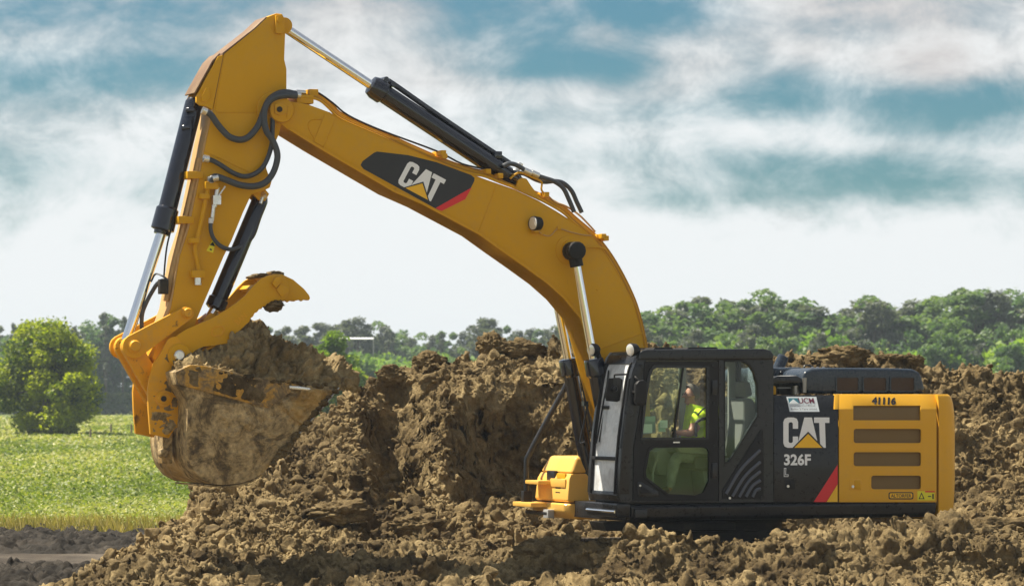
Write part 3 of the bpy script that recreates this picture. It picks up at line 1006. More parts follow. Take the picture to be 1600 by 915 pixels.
def tree(name, px, Y, W, H, label, cat, seed, mat, leaf, nleaf, nclump=60, low=.02, spread=.5, airy=.2, group=None):
    t = empty(name, ((px - 800) / FOC * Y, Y, 0))
    cr, cs = crown_mesh('crown', W, H, nclump, nleaf, leaf, seed, mat, low, spread, airy, t)
    limbs('trunk', cs, H, max(.07, H * .02), t, seed)
    return tag(t, label, cat, group)


def top_h(py, Y): return CAM_H + (HZ - py) / FOC * Y


tree('bush', 74, 190, 8.6, top_h(496, 190), 'round yellow-green bush standing alone in the field', 'bush', 4, 'leaf_bush', 0.11, 52000, 95, 0.0, .46, .40)
tree('bush', 505, 200, 5.4, top_h(510, 200), 'bright yellow-green bush just behind the loaded bucket', 'bush', 9, 'leaf_lime', 0.14, 12000, 60, 0.0, .5, .3)
tree('bush', 545, 203, 3.4, top_h(552, 203), 'lower pale green bush right of the bucket edge', 'bush', 19, 'leaf_lime', 0.14, 7000, 36, 0.0, .5, .3)

# far woods: a few tree shapes, each copied as single trees with crown and trunk
PROTO = []
for i, (W, H, nl, mt, lf, low, ncl, spread) in enumerate([
        (5.0, 8.0, 5200, 'leaf_wood', .15, .12, 46, .46), (4.2, 9.0, 4200, 'leaf_wood', .15, .18, 34, .44),
        (4.0, 7.0, 3400, 'leaf_grey', .13, .20, 30, .36), (6.0, 7.0, 6000, 'leaf_wood', .15, .06, 52, .46),
        (2.2, 10.0, 2600, 'leaf_grey', .13, .25, 26, .55), (5.0, 4.2, 4600, 'leaf_bright', .15, .0, 40, .5),
        (4.0, 3.2, 3600, 'leaf_bright', .14, .0, 30, .5), (5.5, 9.5, 5200, 'leaf_grey', .14, .12, 48, .42)]):
    tmp = empty('tree')
    cr, cs = crown_mesh('crown', W, H, ncl, nl, lf, 100 + i, mt, low, spread, .45, tmp)
    tr = limbs('trunk', cs, H, .12 if H > 5 else .05, tmp, 200 + i, 10)
    PROTO.append((tmp, cr, tr, W, H))
used = set()
ROW = []
rng = random.Random(12)


def put_tree(kind, px, Y, h, wscale, group, label, cat='tree'):
    tmp, cr, tr, W, H = PROTO[kind]
    if kind not in used:
        used.add(kind); t = tmp
    else:
        t = tmp.copy(); col.objects.link(t)
        for ch in (cr, tr):
            c = ch.copy(); col.objects.link(c); c.parent = t
    s = h / H
    t.location = ((px - 800) / FOC * Y, Y, 0)
    t.scale = (s * wscale, s * wscale, s)
    t.rotation_euler = (0, 0, rng.random() * 6.28)
    tag(t, label, cat, group)
    ROW.append((px, label, t))


G1 = 'trees along the far edge of the field'
G2 = 'trees of the wood behind the heap at right'
LBL = {0: 'leafy green tree', 1: 'slim green tree', 2: 'thin grey-brown tree',
       3: 'broad green tree', 4: 'narrow bare grey tree', 7: 'ragged grey-green tree'}


def outline(tab, x):
    return float(np.interp(x, [a for a, b_ in tab], [b_ for a, b_ in tab]))


LEFT = [(-60, 505), (0, 500), (60, 500), (120, 503), (160, 482), (200, 490), (260, 520), (330, 520), (400, 505), (430, 496), (480, 493), (520, 490),
        (550, 490), (590, 500), (640, 508), (690, 510), (720, 498), (760, 492), (800, 508), (840, 506), (880, 500), (940, 505), (1000, 500)]
x = -70
while x < 960:
    k = rng.choice([0, 1, 2, 2, 3, 7, 7])
    Y = 395 + rng.random() * 40
    put_tree(k, x, Y, top_h(outline(LEFT, x) + rng.uniform(-4, 16), Y), rng.uniform(.8, 1.15), G1, LBL[k])
    x += rng.uniform(10, 19)
for px, top, w in ((165, 474, .9), (192, 481, .7), (118, 497, .9), (22, 492, .8), (560, 488, 1.0), (607, 503, .9), (762, 490, 1.5), (688, 508, .8), (873, 502, 1.2)):
    Y = 392 + rng.random() * 5
    put_tree(4 if w < 1 else 7, px, Y, top_h(top, Y), w, 'tall grey trees standing above the far row', 'tall dark grey tree')
x = 380
while x < 900:
    k = rng.choice([3, 5, 5, 0])
    Y = 330 + rng.random() * 40
    put_tree(k, x, Y, top_h(rng.uniform(528, 556), Y), rng.uniform(.8, 1.2), 'bushes in front of the far row', 'pale green far bush' if k in (5, 6) else 'low far tree', 'bush' if k in (5, 6) else 'tree')
    x += rng.uniform(13, 24)
RIGHT = [(980, 500), (1010, 485), (1060, 465), (1100, 456), (1150, 470), (1200, 452), (1240, 456), (1275, 470), (1300, 490), (1325, 485), (1350, 460),
         (1390, 462), (1410, 470), (1440, 458), (1470, 452), (1500, 442), (1540, 446), (1600, 452), (1700, 450), (1900, 470)]
x = 985
while x < 1780:
    k = rng.choice([0, 3, 7, 7, 1, 2])
    Y = 300 + rng.random() * 30
    put_tree(k, x, Y, top_h(outline(RIGHT, x) + rng.uniform(-8, 8), Y), rng.uniform(1.1, 1.5), G2, LBL[k])
    x += rng.uniform(9, 16)
x = 985
while x < 1780:
    k = rng.choice([3, 5, 5, 0, 7])
    Y = 262 + rng.random() * 30
    put_tree(k, x, Y, top_h(rng.uniform(490, 535), Y), rng.uniform(.8, 1.15), 'lower growth of the wood behind the heap', 'bright green low bush' if k == 5 else 'low tree of the wood edge', 'bush' if k == 5 else 'tree')
    x += rng.uniform(15, 26)
PLACES = [(10, 'at the picture edge'), (130, 'above the round bush'), (235, 'beside the bucket cylinder'), (430, 'behind the bucket'), (520, 'behind the soil load'),
          (590, 'above the bright bush'), (680, 'above the heap shoulder'), (790, 'under the boom'), (900, 'beside the boom cylinders'), (1010, 'behind the boom foot'),
          (1110, 'above the cab door'), (1215, 'above the cab rear'), (1330, 'above the dark side door'), (1440, 'above the hood slots'),
          (1530, 'above the counterweight'), (1605, 'right of the counterweight'), (1700, 'beyond the frame'), (9999, 'beyond the frame')]
ORD = ['first', 'second', 'third', 'fourth', 'fifth', 'sixth', 'seventh', 'eighth', 'ninth', 'tenth', 'eleventh', 'twelfth', 'thirteenth', 'fourteenth', 'fifteenth', 'sixteenth', 'seventeenth', 'eighteenth']
cells = {}
for px, lb, t in sorted(ROW, key=lambda r: r[0]):
    cells.setdefault((lb, next(w for x, w in PLACES if px < x)), []).append(t)
for (lb, w), ts in cells.items():
    for i, t in enumerate(ts):
        t['label'] = f'{lb} {w}' if len(ts) == 1 else f'{ORD[i]} {lb} from the left {w}'
for i, pr in enumerate(PROTO):
    if i not in used:
        for o in pr[1:3] + pr[:1]: bpy.data.objects.remove(o)


# crop field, dry margin, strip of corn
def field_crop():
    rng = np.random.default_rng(8)
    n = 32000
    u = rng.random(n)
    Y = 62.3 * (330 / 62.3) ** (u ** 1.15)
    X = Y * (-0.185 + 0.155 * rng.random(n))
    patch = vnoise(np.stack([X * .25, Y * .07, 0 * X], 1), 4)
    keep = (patch > -0.75) & (Y > 63.0 + 0.9 * vnoise(np.stack([X * .8, X * 0 + 7, 0 * X], 1), 6))
    X, Y, patch = X[keep], Y[keep], patch[keep]
    n = len(X); m_ = 6
    s = 0.038 * (1 + (Y - 62) / 55)
    C = np.stack([np.repeat(X, m_), np.repeat(Y, m_), np.zeros(n * m_)], 1)
    sp = np.repeat(s, m_)
    C += rng.normal(size=C.shape) * sp[:, None] * np.array([1.6, 1.6, 0])
    C[:, 2] = (0.05 + 0.17 * rng.random(n * m_)) * np.minimum(1.6, np.repeat(1 + (Y - 62) / 160, m_))
    q, F = leaf_quads(C, sp, rng, 0.7, 0.9)
    t = np.repeat(np.clip(0.42 + 0.28 * patch, 0, 1), m_) + rng.normal(size=n * m_) * .2
    t += np.repeat(0.22 * sm(120, 260, Y), m_)
    tag(mesh_np('field_crop', q, F, 'crop_leaf', tint=np.repeat(np.clip(t, 0, 1), 4)), kind='stuff')
    # dry grass along the edge of the road
    n = 8000
    X = -13 + 9.6 * rng.random(n); Y = 61.0 + 4.2 * rng.random(n) ** 1.2 + .5 * vnoise(np.stack([X * .9, X * 0, X * 0], 1), 3)
    h = 0.10 + 0.30 * rng.random(n); a = rng.normal(size=(n, 2)) * .12
    w = .012 + .012 * rng.random(n)
    V = np.stack([np.stack([X - w, Y, 0 * X], 1), np.stack([X + w, Y, 0 * X], 1), np.stack([X + a[:, 0], Y + a[:, 1], h], 1)], 1).reshape(-1, 3)
    tag(mesh_np('dry_grass', V, np.arange(3 * n).reshape(n, 3), 'dry_grass', tint=np.repeat(rng.random(n), 3)), kind='stuff')
    # corn
    n = 26000
    Y = 392 + 5 * rng.random(n) ** 2; X = -62 + 44 * rng.random(n); z = 0.1 + 2.35 * rng.random(n) ** 0.8
    C = np.stack([X, Y, z], 1)
    q, F = leaf_quads(C, np.full(n, .17), rng, 0.0, 1.4)
    tag(mesh_np('corn', q, F, 'corn_leaf', tint=np.repeat(np.clip(.25 + .5 * (z / 2.5) ** 3 + .1 * rng.normal(size=n), 0, 1), 4)), kind='stuff')


field_crop()
for i, (px, py, h, lb) in enumerate([(141, 692, .75, 'thin wooden stake in the field, nearest the bush'), (173, 684, .8, 'thin wooden stake in the field between two others'),
                                     (205, 684, .8, 'thin wooden stake in the field closest to the bucket')]):
    Y = FOC * CAM_H / (py - HZ)
    g = Geo(); g.lathe((0, 0, -.05), (0.02, 0, h), [(0, .06), (.9, .05), (1, .03)], 8)
    o = g.build('wooden_stake', 'wood'); o.location = ((px - 800) / FOC * Y, Y, 0)
    tag(o, lb, 'stake', 'stakes in the field')

# white hoop roof showing between the trees
hh = empty('hoop_house', ((556 - 800) / FOC * 372, 372, 0))
g = Geo(); L_, W_ = 3.9, 0.9
arc = [(math.cos(a) * W_ * 1.0, 8.28 + math.sin(a) * .17) for a in np.linspace(math.pi, 0, 11)]
V = [(-L_ / 2, y, z) for y, z in arc] + [(L_ / 2, y, z) for y, z in arc]
g.add(V, [(i, i + 1, i + 12, i + 11) for i in range(10)])
g.build('roof', 'white_plastic', hh)
g = Geo()
for sx in (-1.9, 1.9):
    for sy in (-.85, .85): g.cyl((sx, sy, 0), (sx, sy, 8.3), .05, 8)
g.build('frame', 'steel', hh)
tag(hh, 'white curved roof on posts between the far trees', 'shelter')

# ------------------------------------------------------------------ the excavator
EX = empty('excavator', (MX, MY, 0), PHI)
tag(EX, 'yellow and black tracked excavator standing in the soil heap with a loaded bucket', 'excavator')


def part(name, parent=EX):
    """an empty is not needed: parts are meshes; sub-parts hang under them"""
    return parent


# ---- undercarriage: two tracks, car body, swing bearing
def track(vc):
    ln, ra, w2 = 1.85, 0.36, 0.32
    zc = 0.27
    g = Geo()
    g.prism_uw([(-1.75, .13), (1.75, .13), (1.9, .27), (1.75, .43), (-1.75, .43), (-1.9, .27)], vc - .2, vc + .2)
    fr = g.build('track', 'black_dusty', EX, .02)
    pitch_n = 44
    per = 4 * ln + 2 * math.pi * ra
    g = Geo()
    g.box((-.085, -w2, -.014), (.085, w2, .014)); g.box((-.075, -w2, .014), (-.055, w2, .040)); g.box((-.01, -w2, .014), (.012, w2, .036)); g.box((.05, -w2, .014), (.07, w2, .040))
    pad0 = g.build('track_pad', 'track_steel', fr)
    for k in range(pitch_n):
        s = per * k / pitch_n
        if s < 2 * ln: u, w, a = -ln + s, zc + ra, 0
        elif s < 2 * ln + math.pi * ra:
            a = (s - 2 * ln) / ra; u, w = ln + math.sin(a) * ra, zc + math.cos(a) * ra
        elif s < 4 * ln + math.pi * ra:
            u, w, a = ln - (s - 2 * ln - math.pi * ra), zc - ra, math.pi
        else:
            a = math.pi + (s - 4 * ln - math.pi * ra) / ra; u, w = -ln + math.sin(a) * ra, zc + math.cos(a) * ra
        o = pad0 if k == 0 else pad0.copy()
        if k: col.objects.link(o)
        o.parent = fr; o.location = (u, vc, w); o.rotation_euler = (0, a, 0)
    for u, r, nm in ((1.85, .31, 'idler'), (-1.85, .31, 'sprocket')):
        g = Geo(); g.lathe((u, vc - .12, zc), (u, vc + .24, zc), [(0, r), (.6, r), (.62, r * .7), (.95, r * .65), (1, r * .3)], 24)
        g.build(nm, 'track_steel', fr, .01)
    r0 = None
    for k in range(7):
        u = -1.3 + k * .43
        if r0 is None:
            g = Geo(); g.lathe((0, -.15, 0), (0, .15, 0), [(0, .11), (.3, .11), (.32, .07), (.68, .07), (.7, .11), (1, .11)], 16)
            r0 = g.build('roller', 'track_steel', fr); o = r0
        else:
            o = r0.copy(); col.objects.link(o); o.parent = fr
        o.location = (u, vc, .07)


track(1.28)
track(-1.28)
g = Geo()
g.box((-.9, -1.0, .34), (.9, 1.0, .70))
g.build('car_body', 'black_dusty', EX, .03)
g = Geo()
g.lathe((0, 0, .68), (0, 0, .98), [(0, .82), (.45, .82), (.46, .72), (.8, .72), (.81, .78), (1, .78)], 40)
g.build('swing_bearing', 'black_dusty', EX)
# flat guard plate seen under the cab
g = Geo(); g.prism([(942, 815), (1150, 815), (1150, 826), (948, 829)], .55, 1.0)
g.build('guard_plate', 'black_dusty', EX, .008)

# ---- upper frame
uA = P(1462, 790, 1.45).x
uF = P(986, 790, 1.45).x
wR0, wR1 = P(1200, 811, 1.45).z, P(1200, 785, 1.45).z
g = Geo()
g.extr_u([(1.36, wR0), (1.45, wR0 + .05), (1.47, wR1 - .045), (1.42, wR1 - .004), (-1.42, wR1 - .004), (-1.47, wR1 - .045), (-1.45, wR0 + .05), (-1.36, wR0)], uA, uF)
deck = g.build('upper_frame', 'black_paint', EX, .012)
g = Geo(); g.extr_u([(1.474, wR0 + .04), (1.500, wR0 + .05), (1.500, wR1 - .06), (1.474, wR1 - .05)], uF - .20, uF - .03)
g.build('rail_end', 'black_paint', deck, .006)
# boom foot brackets
for v in (-.36, .33):
    g = Geo(); g.prism([(940, 786), (950, 740), (995, 700), (1020, 690), (1040, 700), (1060, 786)], v - .03, v + .03)
    g.build('boom_bracket', 'black_paint', deck, .008)

wTop = P(1250, 616, 1.33).z
# ---- engine house
g = Geo()
g.box((uA + .02, -1.40, wR1), (P(1212, 700, 1.4).x, 1.36, P(1250, 646, 1.4).z))
g.box((uA + .02, -1.30, P(1250, 646, 1.4).z), (P(1250, 700, 1.28).x, 1.26, wTop - .03))
house = g.build('engine_house', 'black_dusty', EX, .01)


def vchamf(yb, vt=1.335, vb=1.45, ytop=616.0):
    return lambda y: vb if y >= yb else vb + (vt - vb) * (yb - y) / (yb - ytop)


vd = vchamf(644.0)
g = Geo()
g.bent_panel([1209.5, 1302.8, 1309.3], [617, 643.8, 784], vd, lambda a, b: False, .03)
# slanted rear edge: pull the top corner forward
for p in g.v:
    pass
dark = g.build('side_door', 'black_paint', EX, .006, label='dark side door with white lettering')
vy = vchamf(639.0)
xs = [1311.2, 1330.4, 1333.5, 1361, 1438.5, 1439.7, 1463.5]
ys = [615.5, 633.6, 639, 656, 669, 692, 705.4, 728, 742, 764, 784]


def vent_hole(a, b):
    for x0, x1, y0, y1 in ((1333.5, 1438.5, 633.6, 656), (1333.5, 1439.7, 669, 692), (1333.5, 1439.7, 705.4, 728), (1361, 1439.7, 742, 764)):
        if x0 < a < x1 and y0 < b < y1: return True
    return False


g = Geo(); g.bent_panel(xs, ys, vy, vent_hole, .03)
# the upper front corner of the yellow door leans forward with the chamfer
ydoor = g.build('engine_door', 'yellow_door_paint', EX, .005, label='yellow engine door with four screened vents')
g = Geo(); g.bent_panel([1303.6, 1311.0], [615.5, 639], vy, lambda a, b: False, .028)
g.build('door_corner', 'yellow_door_paint', ydoor, .003)
for x0, x1, y0, y1 in ((1329.5, 1442, 632, 658), (1330, 1443, 667, 694), (1330, 1443, 703, 730), (1358, 1443, 740, 766)):
    g = Geo(); g.bent_panel([x0, x1], [y0] + ([639] if y0 < 639 else []) + [y1], lambda y: vy(y) - .034, lambda a, b: False, .012)
    s_ = g.build('vent_screen', 'vent_screen', ydoor)
    for k in range(1, 4):        # stiffening bars behind the mesh
        pass
# rim strips round each vent
for x0, x1, y0, y1 in ((1333.5, 1439.7, 669, 692), (1333.5, 1439.7, 705.4, 728), (1361, 1439.7, 742, 764)):
    g = Geo()
    rr = 4.0

    def rrect(a, b, c, d, r):
        out = []
        for cx, cy, a0 in ((c - r, b + r, -90), (c - r, d - r, 0), (a + r, d - r, 90), (a + r, b + r, 180)):
            out += [(cx + r * math.cos(R(a0 + k * 22.5)), cy + r * math.sin(R(a0 + k * 22.5))) for k in range(5)]
        return out
    g.holes(rrect(x0 - 1.3, y0 - 1.3, x1 + 1.3, y1 + 1.3, 1.5), [list(reversed(rrect(x0 + .4, y0 + .4, x1 - .4, y1 - .4, rr)))], 1.447, 1.454)
    g.build('vent_rim', 'yellow_door_paint', ydoor)


def latch(x0, y0, x1, y1, parent, pm):
    g = Geo(); g.prism([(x0, y0), (x1, y0), (x1, y1), (x0, y1)], 1.446, 1.456)
    o = g.build('latch', pm, parent, .004)
    g = Geo(); g.prism([(x0 + (x1 - x0) * .45, y0 + 1.5), (x1 - 1.5, y0 + 1.5), (x1 - 1.5, y1 - 1.5), (x0 + (x1 - x0) * .45, y1 - 1.5)], 1.450, 1.464)
    g.build('latch_handle', 'black_plastic' if pm != 'yellow_door_paint' else 'yellow_paint', o if False else parent, .004)
    g = Geo(); p = P(x0 + (x1 - x0) * .28, (y0 + y1) / 2 + 3, 1.456); g.cyl(p, p + Vector((0, .012, 0)), .018, 12)
    g.build('lock', 'zinc', parent)


latch(1226.5, 748.5, 1242.5, 763.5, dark, 'black_plastic')
latch(1327, 748, 1346, 765, ydoor, 'yellow_door_paint')

# lettering and emblem on the doors
logo((1224, 651.6), (1296, 651.6), (1224, 699), 1.4535, dark)
text_on('number', '326F', (1225, 708.5), (1267, 708.5), (1225, 726.5), 1.4535, 'decal_white', dark, .035)
LL = [(1225, 730.5), (1228.6, 730.5), (1227.8, 740.5), (1232.2, 740.5), (1231.8, 744.3), (1224.8, 744.3)]
flat_on('letter', LL, 1.4533, 'decal_white', dark)
flat_on('letter', [(1226, 731.5), (1227.6, 731.5), (1226.8, 741.5), (1231.2, 741.5), (1231, 743.3), (1225.8, 743.3)], 1.4553, 'decal_black', dark)
flat_on('red_stripe', [(1308.8, 725.4), (1308.8, 755.5), (1291, 783.6), (1271.4, 783.6)], 1.4535, 'decal_red', dark)
flat_on('yellow_corner', [(1308.8, 756.0), (1308.8, 783.6), (1291.6, 783.6)], 1.4535, 'decal_yellow', dark)
vo = lambda y: vd(y) + .004
flat_on('sticker', [(1228.8, 619.3), (1275.5, 619.3), (1280.5, 642.8), (1234.0, 642.8)], vo, 'label_white', dark)
vo2 = lambda y: vd(y) + .007
flat_on('sticker_mark', [(1231.5, 621.5), (1246.5, 621.5), (1249.5, 629.5), (1233.3, 629.5)], vo2, 'label_teal', dark)
vo3 = lambda y: vd(y) + .010
flat_on('sticker_mark', [(1239.5, 623.2), (1248.5, 630), (1232.6, 630)], vo3, 'label_white', dark)
text_on('sticker_text', 'UCM', (1246.5, 621.2), (1271, 621.2), (1248.5, 629.8), vo2, 'label_maroon', dark, .02)
text_on('sticker_text', 'United Contractors Midwest', (1234, 632), (1273.5, 632), (1234.6, 634.4), vo2, 'label_grey', dark, .01)
text_on('sticker_text', 'Ridim 2-Tare united', (1236, 637.2), (1276, 637.2), (1236.6, 640), vo2, 'label_grey', dark, .01)
vo4 = lambda y: vy(y) + .004
text_on('number', '41116', (1362.5, 619.2), (1400.3, 620.2), (1362.0, 631.2), vo4, 'decal_black', ydoor, .055)
flat_on('badge', rrect(1388.5, 768.2, 1427.2, 779.4, 3), 1.4535, 'decal_black', ydoor)
flat_on('badge', rrect(1390.2, 769.9, 1425.5, 777.7, 2), 1.4555, 'decal_yellow', ydoor)
text_on('badge_text', 'ALTORFER', (1392, 771.2), (1424, 771.2), (1392, 776.6), 1.4575, 'decal_black', ydoor, .02)
flat_on('warning_label', [(1433.5, 766.5), (1460.5, 766.5), (1460.5, 781), (1433.5, 781)], 1.4535, 'label_yellow', ydoor)
flat_on('label_mark', [(1440, 768.5), (1444.8, 779), (1435.4, 779)], 1.4555, 'decal_black', ydoor)
flat_on('label_mark', [(1440, 771.5), (1442.6, 777.8), (1437.4, 777.8)], 1.4575, 'label_yellow', ydoor)
flat_on('label_mark', [(1445.5, 766.5), (1460.5, 766.5), (1460.5, 768.5), (1445.5, 768.5)], 1.4555, 'decal_red', ydoor)
flat_on('label_mark', [(1450, 774), (1455, 774), (1455, 775.6), (1450, 775.6)], 1.4555, 'decal_black', ydoor)
flat_on('label_mark', [(1456.6, 771), (1459, 771), (1459, 779), (1457, 779)], 1.4555, 'decal_black', ydoor)


# ---- counterweight: rounded in plan, rounded at top and bottom
def counterweight():
    u0 = P(1466.5, 700, 1.44).x
    plan = []
    rc = .26
    ue = u0 - .62
    for k in range(9):        # near corner
        a = R(90 + 80 * k / 8)
        plan.append((u0 - .08 + math.cos(a) * rc, 1.45 - rc + math.sin(a) * rc))
    for k in range(1, 8):
        t = k / 8
        vv = plan[8][1] * (1 - 2 * t)
        plan.append((plan[8][0] - .07 * (1 - (2 * t - 1) ** 2), vv))
    plan += [(u, -v) for u, v in reversed(plan[:9])]
    plan = [(u0, 1.45)] + plan + [(u0, -1.45)]
    c0 = Vector((u0, 0))
    w0, w1 = P(1470, 811, 1.2).z, P(1470, 615.5, 1.2).z
    H = w1 - w0
    rows = [(0, .16), (.03, .10), (.08, .05), (.16, .02), (.3, 0), (.72, 0), (.84, .015), (.92, .045), (.965, .085), (.99, .14), (1.0, .20)]
    V, F = [], []
    n = len(plan)
    for t, ins in rows:
        for u, v in plan:
            s = 1 - ins / .9
            uu = u0 + (u - u0) * (1 - ins / .75)
            V.append((uu, v * (1 - ins * .16), w0 + H * t))
    for i in range(len(rows) - 1):
        for k in range(n):
            F.append((i * n + k, i * n + (k + 1) % n, (i + 1) * n + (k + 1) % n, (i + 1) * n + k))
    F.append(tuple(range(n))); F.append(tuple((len(rows) - 1) * n + k for k in range(n)))
    g = Geo(); g.add(V, F)
    return g.build('counterweight', 'yellow_door_paint', EX, sharp=30)


counterweight()

# ---- hood on top of the engine
g = Geo()
g.prism([(1262, 614.5), (1253.5, 606), (1252.5, 592), (1258, 580), (1270, 575.2), (1300, 574.0), (1400, 574.8), (1426, 576), (1436, 580), (1441, 588), (1445, 604), (1445.5, 614.5)], -1.05, 1.18)
hood = g.build('engine_hood', 'hood_paint', EX, .075, 4)
for x0, x1 in ((1307.5, 1340.5), (1349.5, 1384), (1392, 1427.8)):
    g = Geo(); g.holes(rrect(x0 - 2.5, 587.5, x1 + 2.5, 612.2, 3), [list(reversed(rrect(x0, 590, x1, 610, 2)))], 1.16, 1.192, 1.18)
    g.build('slot_frame', 'hood_paint', hood)
    g = Geo(); g.prism(rrect(x0, 590, x1, 610, 2), 1.178, 1.183, 1.18)
    sl_ = g.build('slot', 'slot_screen', hood)
for x in (1262, 1270, 1279):     # moulded ribs over the hood's front shoulder
    g = Geo(); g.tube([P(x - 9, 596, 1.14), P(x - 4, 586, 1.13), P(x + 3, 578.5, 1.02), P(x + 8, 574.4, .8)], .020, 6, 4)
    g.build('rib', 'black_paint', hood)
g = Geo(); g.prism([(1196, 590), (1196, 579), (1204, 574.5), (1250, 573.2), (1262, 576), (1262, 596), (1196, 596)], -.75, .55)
low = g.build('intake_hood', 'hood_paint', EX, .05, 3)
for x in (1212, 1222, 1234, 1246):
    g = Geo(); g.tube([P(x - 5, 588, .56), P(x - 2, 581, .56), P(x + 3, 576, .48)], .014, 6, 4)
    g.build('rib', 'black_paint', low)
# equipment seen in the gap between cab and hood
g = Geo(); g.prism([(1209, 598), (1209, 590), (1215, 587), (1246, 587), (1252, 590), (1253, 598)], .7, 1.18)
g.build('filter_cover', 'black_paint', EX, .015)
g = Geo(); g.prism([(1209, 588.6), (1244, 586.2), (1248, 588.6)], .72, 1.16); g.build('filter_lid', 'console_grey', EX, .004)
g = Geo(); g.prism([(1217, 599), (1237, 599), (1237, 616), (1217, 616)], .6, 1.0)
rad = g.build('radiator', 'black_dusty', EX, .01)
g = Geo(); g.prism([(1216, 604.5), (1236, 604.5), (1236, 606.6), (1216, 606.6)], 1.0, 1.03); g.build('bar', 'console_grey', rad)
g = Geo(); g.prism([(1208, 602), (1211.5, 602.5), (1213, 606), (1213, 616), (1207, 616)], 1.0, 1.12)
g.build('pipe_bracket', 'yellow_paint', EX, .01)
g = Geo()
g.cyl(P(1243, 602, 1.05), P(1243, 615.5, 1.05), .055, 12); g.cyl(P(1257, 590, 1.19), P(1256.5, 613, 1.19), .03, 10)
g.build('pipe', 'steel', EX)
g = Geo(); p0 = P(1216, 575, -.75); p1 = P(1224.5, 556, -.75)
g.lathe(p0 + (p0 - p1) * .5, p1, [(0, .075), (.97, .075), (1, .06)], 16)
g.build('exhaust_pipe', 'hood_paint', EX)
# right-hand handrail behind the hood
g = Geo()
g.tube([P(1255, 575.5, -1.2), P(1258, 571, -1.2), P(1266, 570.5, -1.2), P(1268, 575, -1.2)], .012, 6, 4)
g.build('handrail', 'black_paint', EX)

# ---- yellow storage box with steps on the right front corner
def box_front(px): return P(px, 750, -.9)


ub = P(862, 760, -.9).x      # front face position
zt_, zm_, zl_ = P(862, 712, -.9).z, P(862, 783, -.9).z, P(862, 809, -.9).z
uback = ub - .95
va, vb_ = -1.47, -.36
g = Geo()
n_ = 14
V, F = [], []
rows = [(zm_ + .006, 0.02, 0), (zm_ + .03, 0.0, 0), (zm_ + .30, .025, 0.0), (zt_ - .22, .06, .035)]
for w, ins, _ in rows:
    V += [(ub - ins, va + ins * .9, w), (ub - ins, vb_ - ins * .6, w), (uback, vb_ - ins * .6, w), (uback, va + ins * .9, w)]
for i in range(len(rows) - 1):
    for k in range(4): F.append((i * 4 + k, i * 4 + (k + 1) % 4, i * 4 + 4 + (k + 1) % 4, i * 4 + 4 + k))
F += [(3, 2, 1, 0), tuple(len(V) - 4 + k for k in range(4))]
g.add(V, F)
sbox = g.build('storage_box', 'yellow_box_paint', EX, .035, 3)
g = Geo(); zq = zt_ - .215
V = [(ub - .055, va + .05, zq), (ub - .055, vb_ - .03, zq), (uback, vb_ - .03, zq), (uback, va + .05, zq),
     (ub - .15, va + .14, zt_), (ub - .15, vb_ - .08, zt_), (uback, vb_ - .08, zt_), (uback, va + .14, zt_)]
g.add(V, [(3, 2, 1, 0), (4, 5, 6, 7), (0, 1, 5, 4), (1, 2, 6, 5), (2, 3, 7, 6), (3, 0, 4, 7)])
g.build('lid', 'yellow_box_paint', sbox, .045, 3)
g = Geo(); a = P(852, 738, -1.05)
g.box((ub - .075, -1.12, zt_ - .36), (ub - .018, -.86, zt_ - .19)); g.build('latch', 'black_paint', sbox, .015)
g = Geo(); g.box((ub - .055, -.80, zt_ - .33), (ub - .028, -.52, zt_ - .22)); g.build('plate', 'yellow_paint', sbox, .01)
g = Geo(); zst = P(840, 752, -1.2).z
g.box((ub - .05, -1.42, zst - .03), (ub + .17, -.95, zst + .02)); g.box((ub - .05, -.96, zst - .06), (ub - .001, -.46, zst + .05)); g.build('step', 'yellow_box_paint', sbox, .012)
g = Geo()
for k in range(3):
    z = zm_ + .09 + k * .085
    g.box((ub - .03, -.80, z), (ub - .012 + .004 * 1, -.63, z + .045))
o = g.build('slots', 'black_plastic', sbox, .008); o['kind'] = 'stuff'
g = Geo()
V = []
plan = [(ub + .04, va - .01), (ub + .04, vb_ - .05), (ub - .02, vb_ + .03), (uback, vb_ + .03), (uback, va - .01)]
lo_ = [(ub - .10, va + .05), (ub - .10, vb_ - .07), (ub - .14, vb_ + .0), (uback, vb_), (uback, va + .05)]
V = [(u, v, zm_ - .012) for u, v in plan] + [(u - .01, v, zl_ + .09) for u, v in plan] + [(u, v, zl_) for u, v in lo_]
F = [(4, 3, 2, 1, 0), (10, 11, 12, 13, 14)]
for i in range(2):
    for k in range(5): F.append((i * 5 + k, i * 5 + (k + 1) % 5, i * 5 + 5 + (k + 1) % 5, i * 5 + 5 + k))
g.add(V, F)
tank = g.build('lower_box', 'yellow_box_paint', EX, .03, 3)
g = Geo(); g.box((ub + .02, -1.62, zm_ - .075), (ub + .26, -.98, zm_ - .015)); g.build('step', 'yellow_box_paint', tank, .012)
g = Geo(); zz = zm_ - .15; g.cyl((ub + .10, -1.5, zz), (ub + .10, -.78, zz), .028, 10); g.build('bar', 'black_paint', tank)
g = Geo(); g.box((ub + .03, -.90, zz - .06), (ub + .12, -.74, zz + .05)); g.build('bracket', 'console_grey', tank, .008)
g = Geo()
g.tube([P(907, 556, -1.42), P(880, 610, -1.42), P(850, 664, -1.42), P(826, 710, -1.42), P(822.5, 724, -1.42), P(822.3, 780, -1.42)], .036, 10, 3)
rail = g.build('handrail', 'black_paint', EX)
g = Geo(); p = P(822.5, 778, -1.42); g.box((p.x - .06, p.y - .05, p.z - .08), (p.x + .06, p.y + .05, p.z + .1)); g.build('clamp', 'black_plastic', rail, .01)


# ---- hydraulic cylinders
def cyl_axis(a, b, v, va=None):
    return P(a[0], a[1], v), P(b[0], b[1], v if va is None else va)


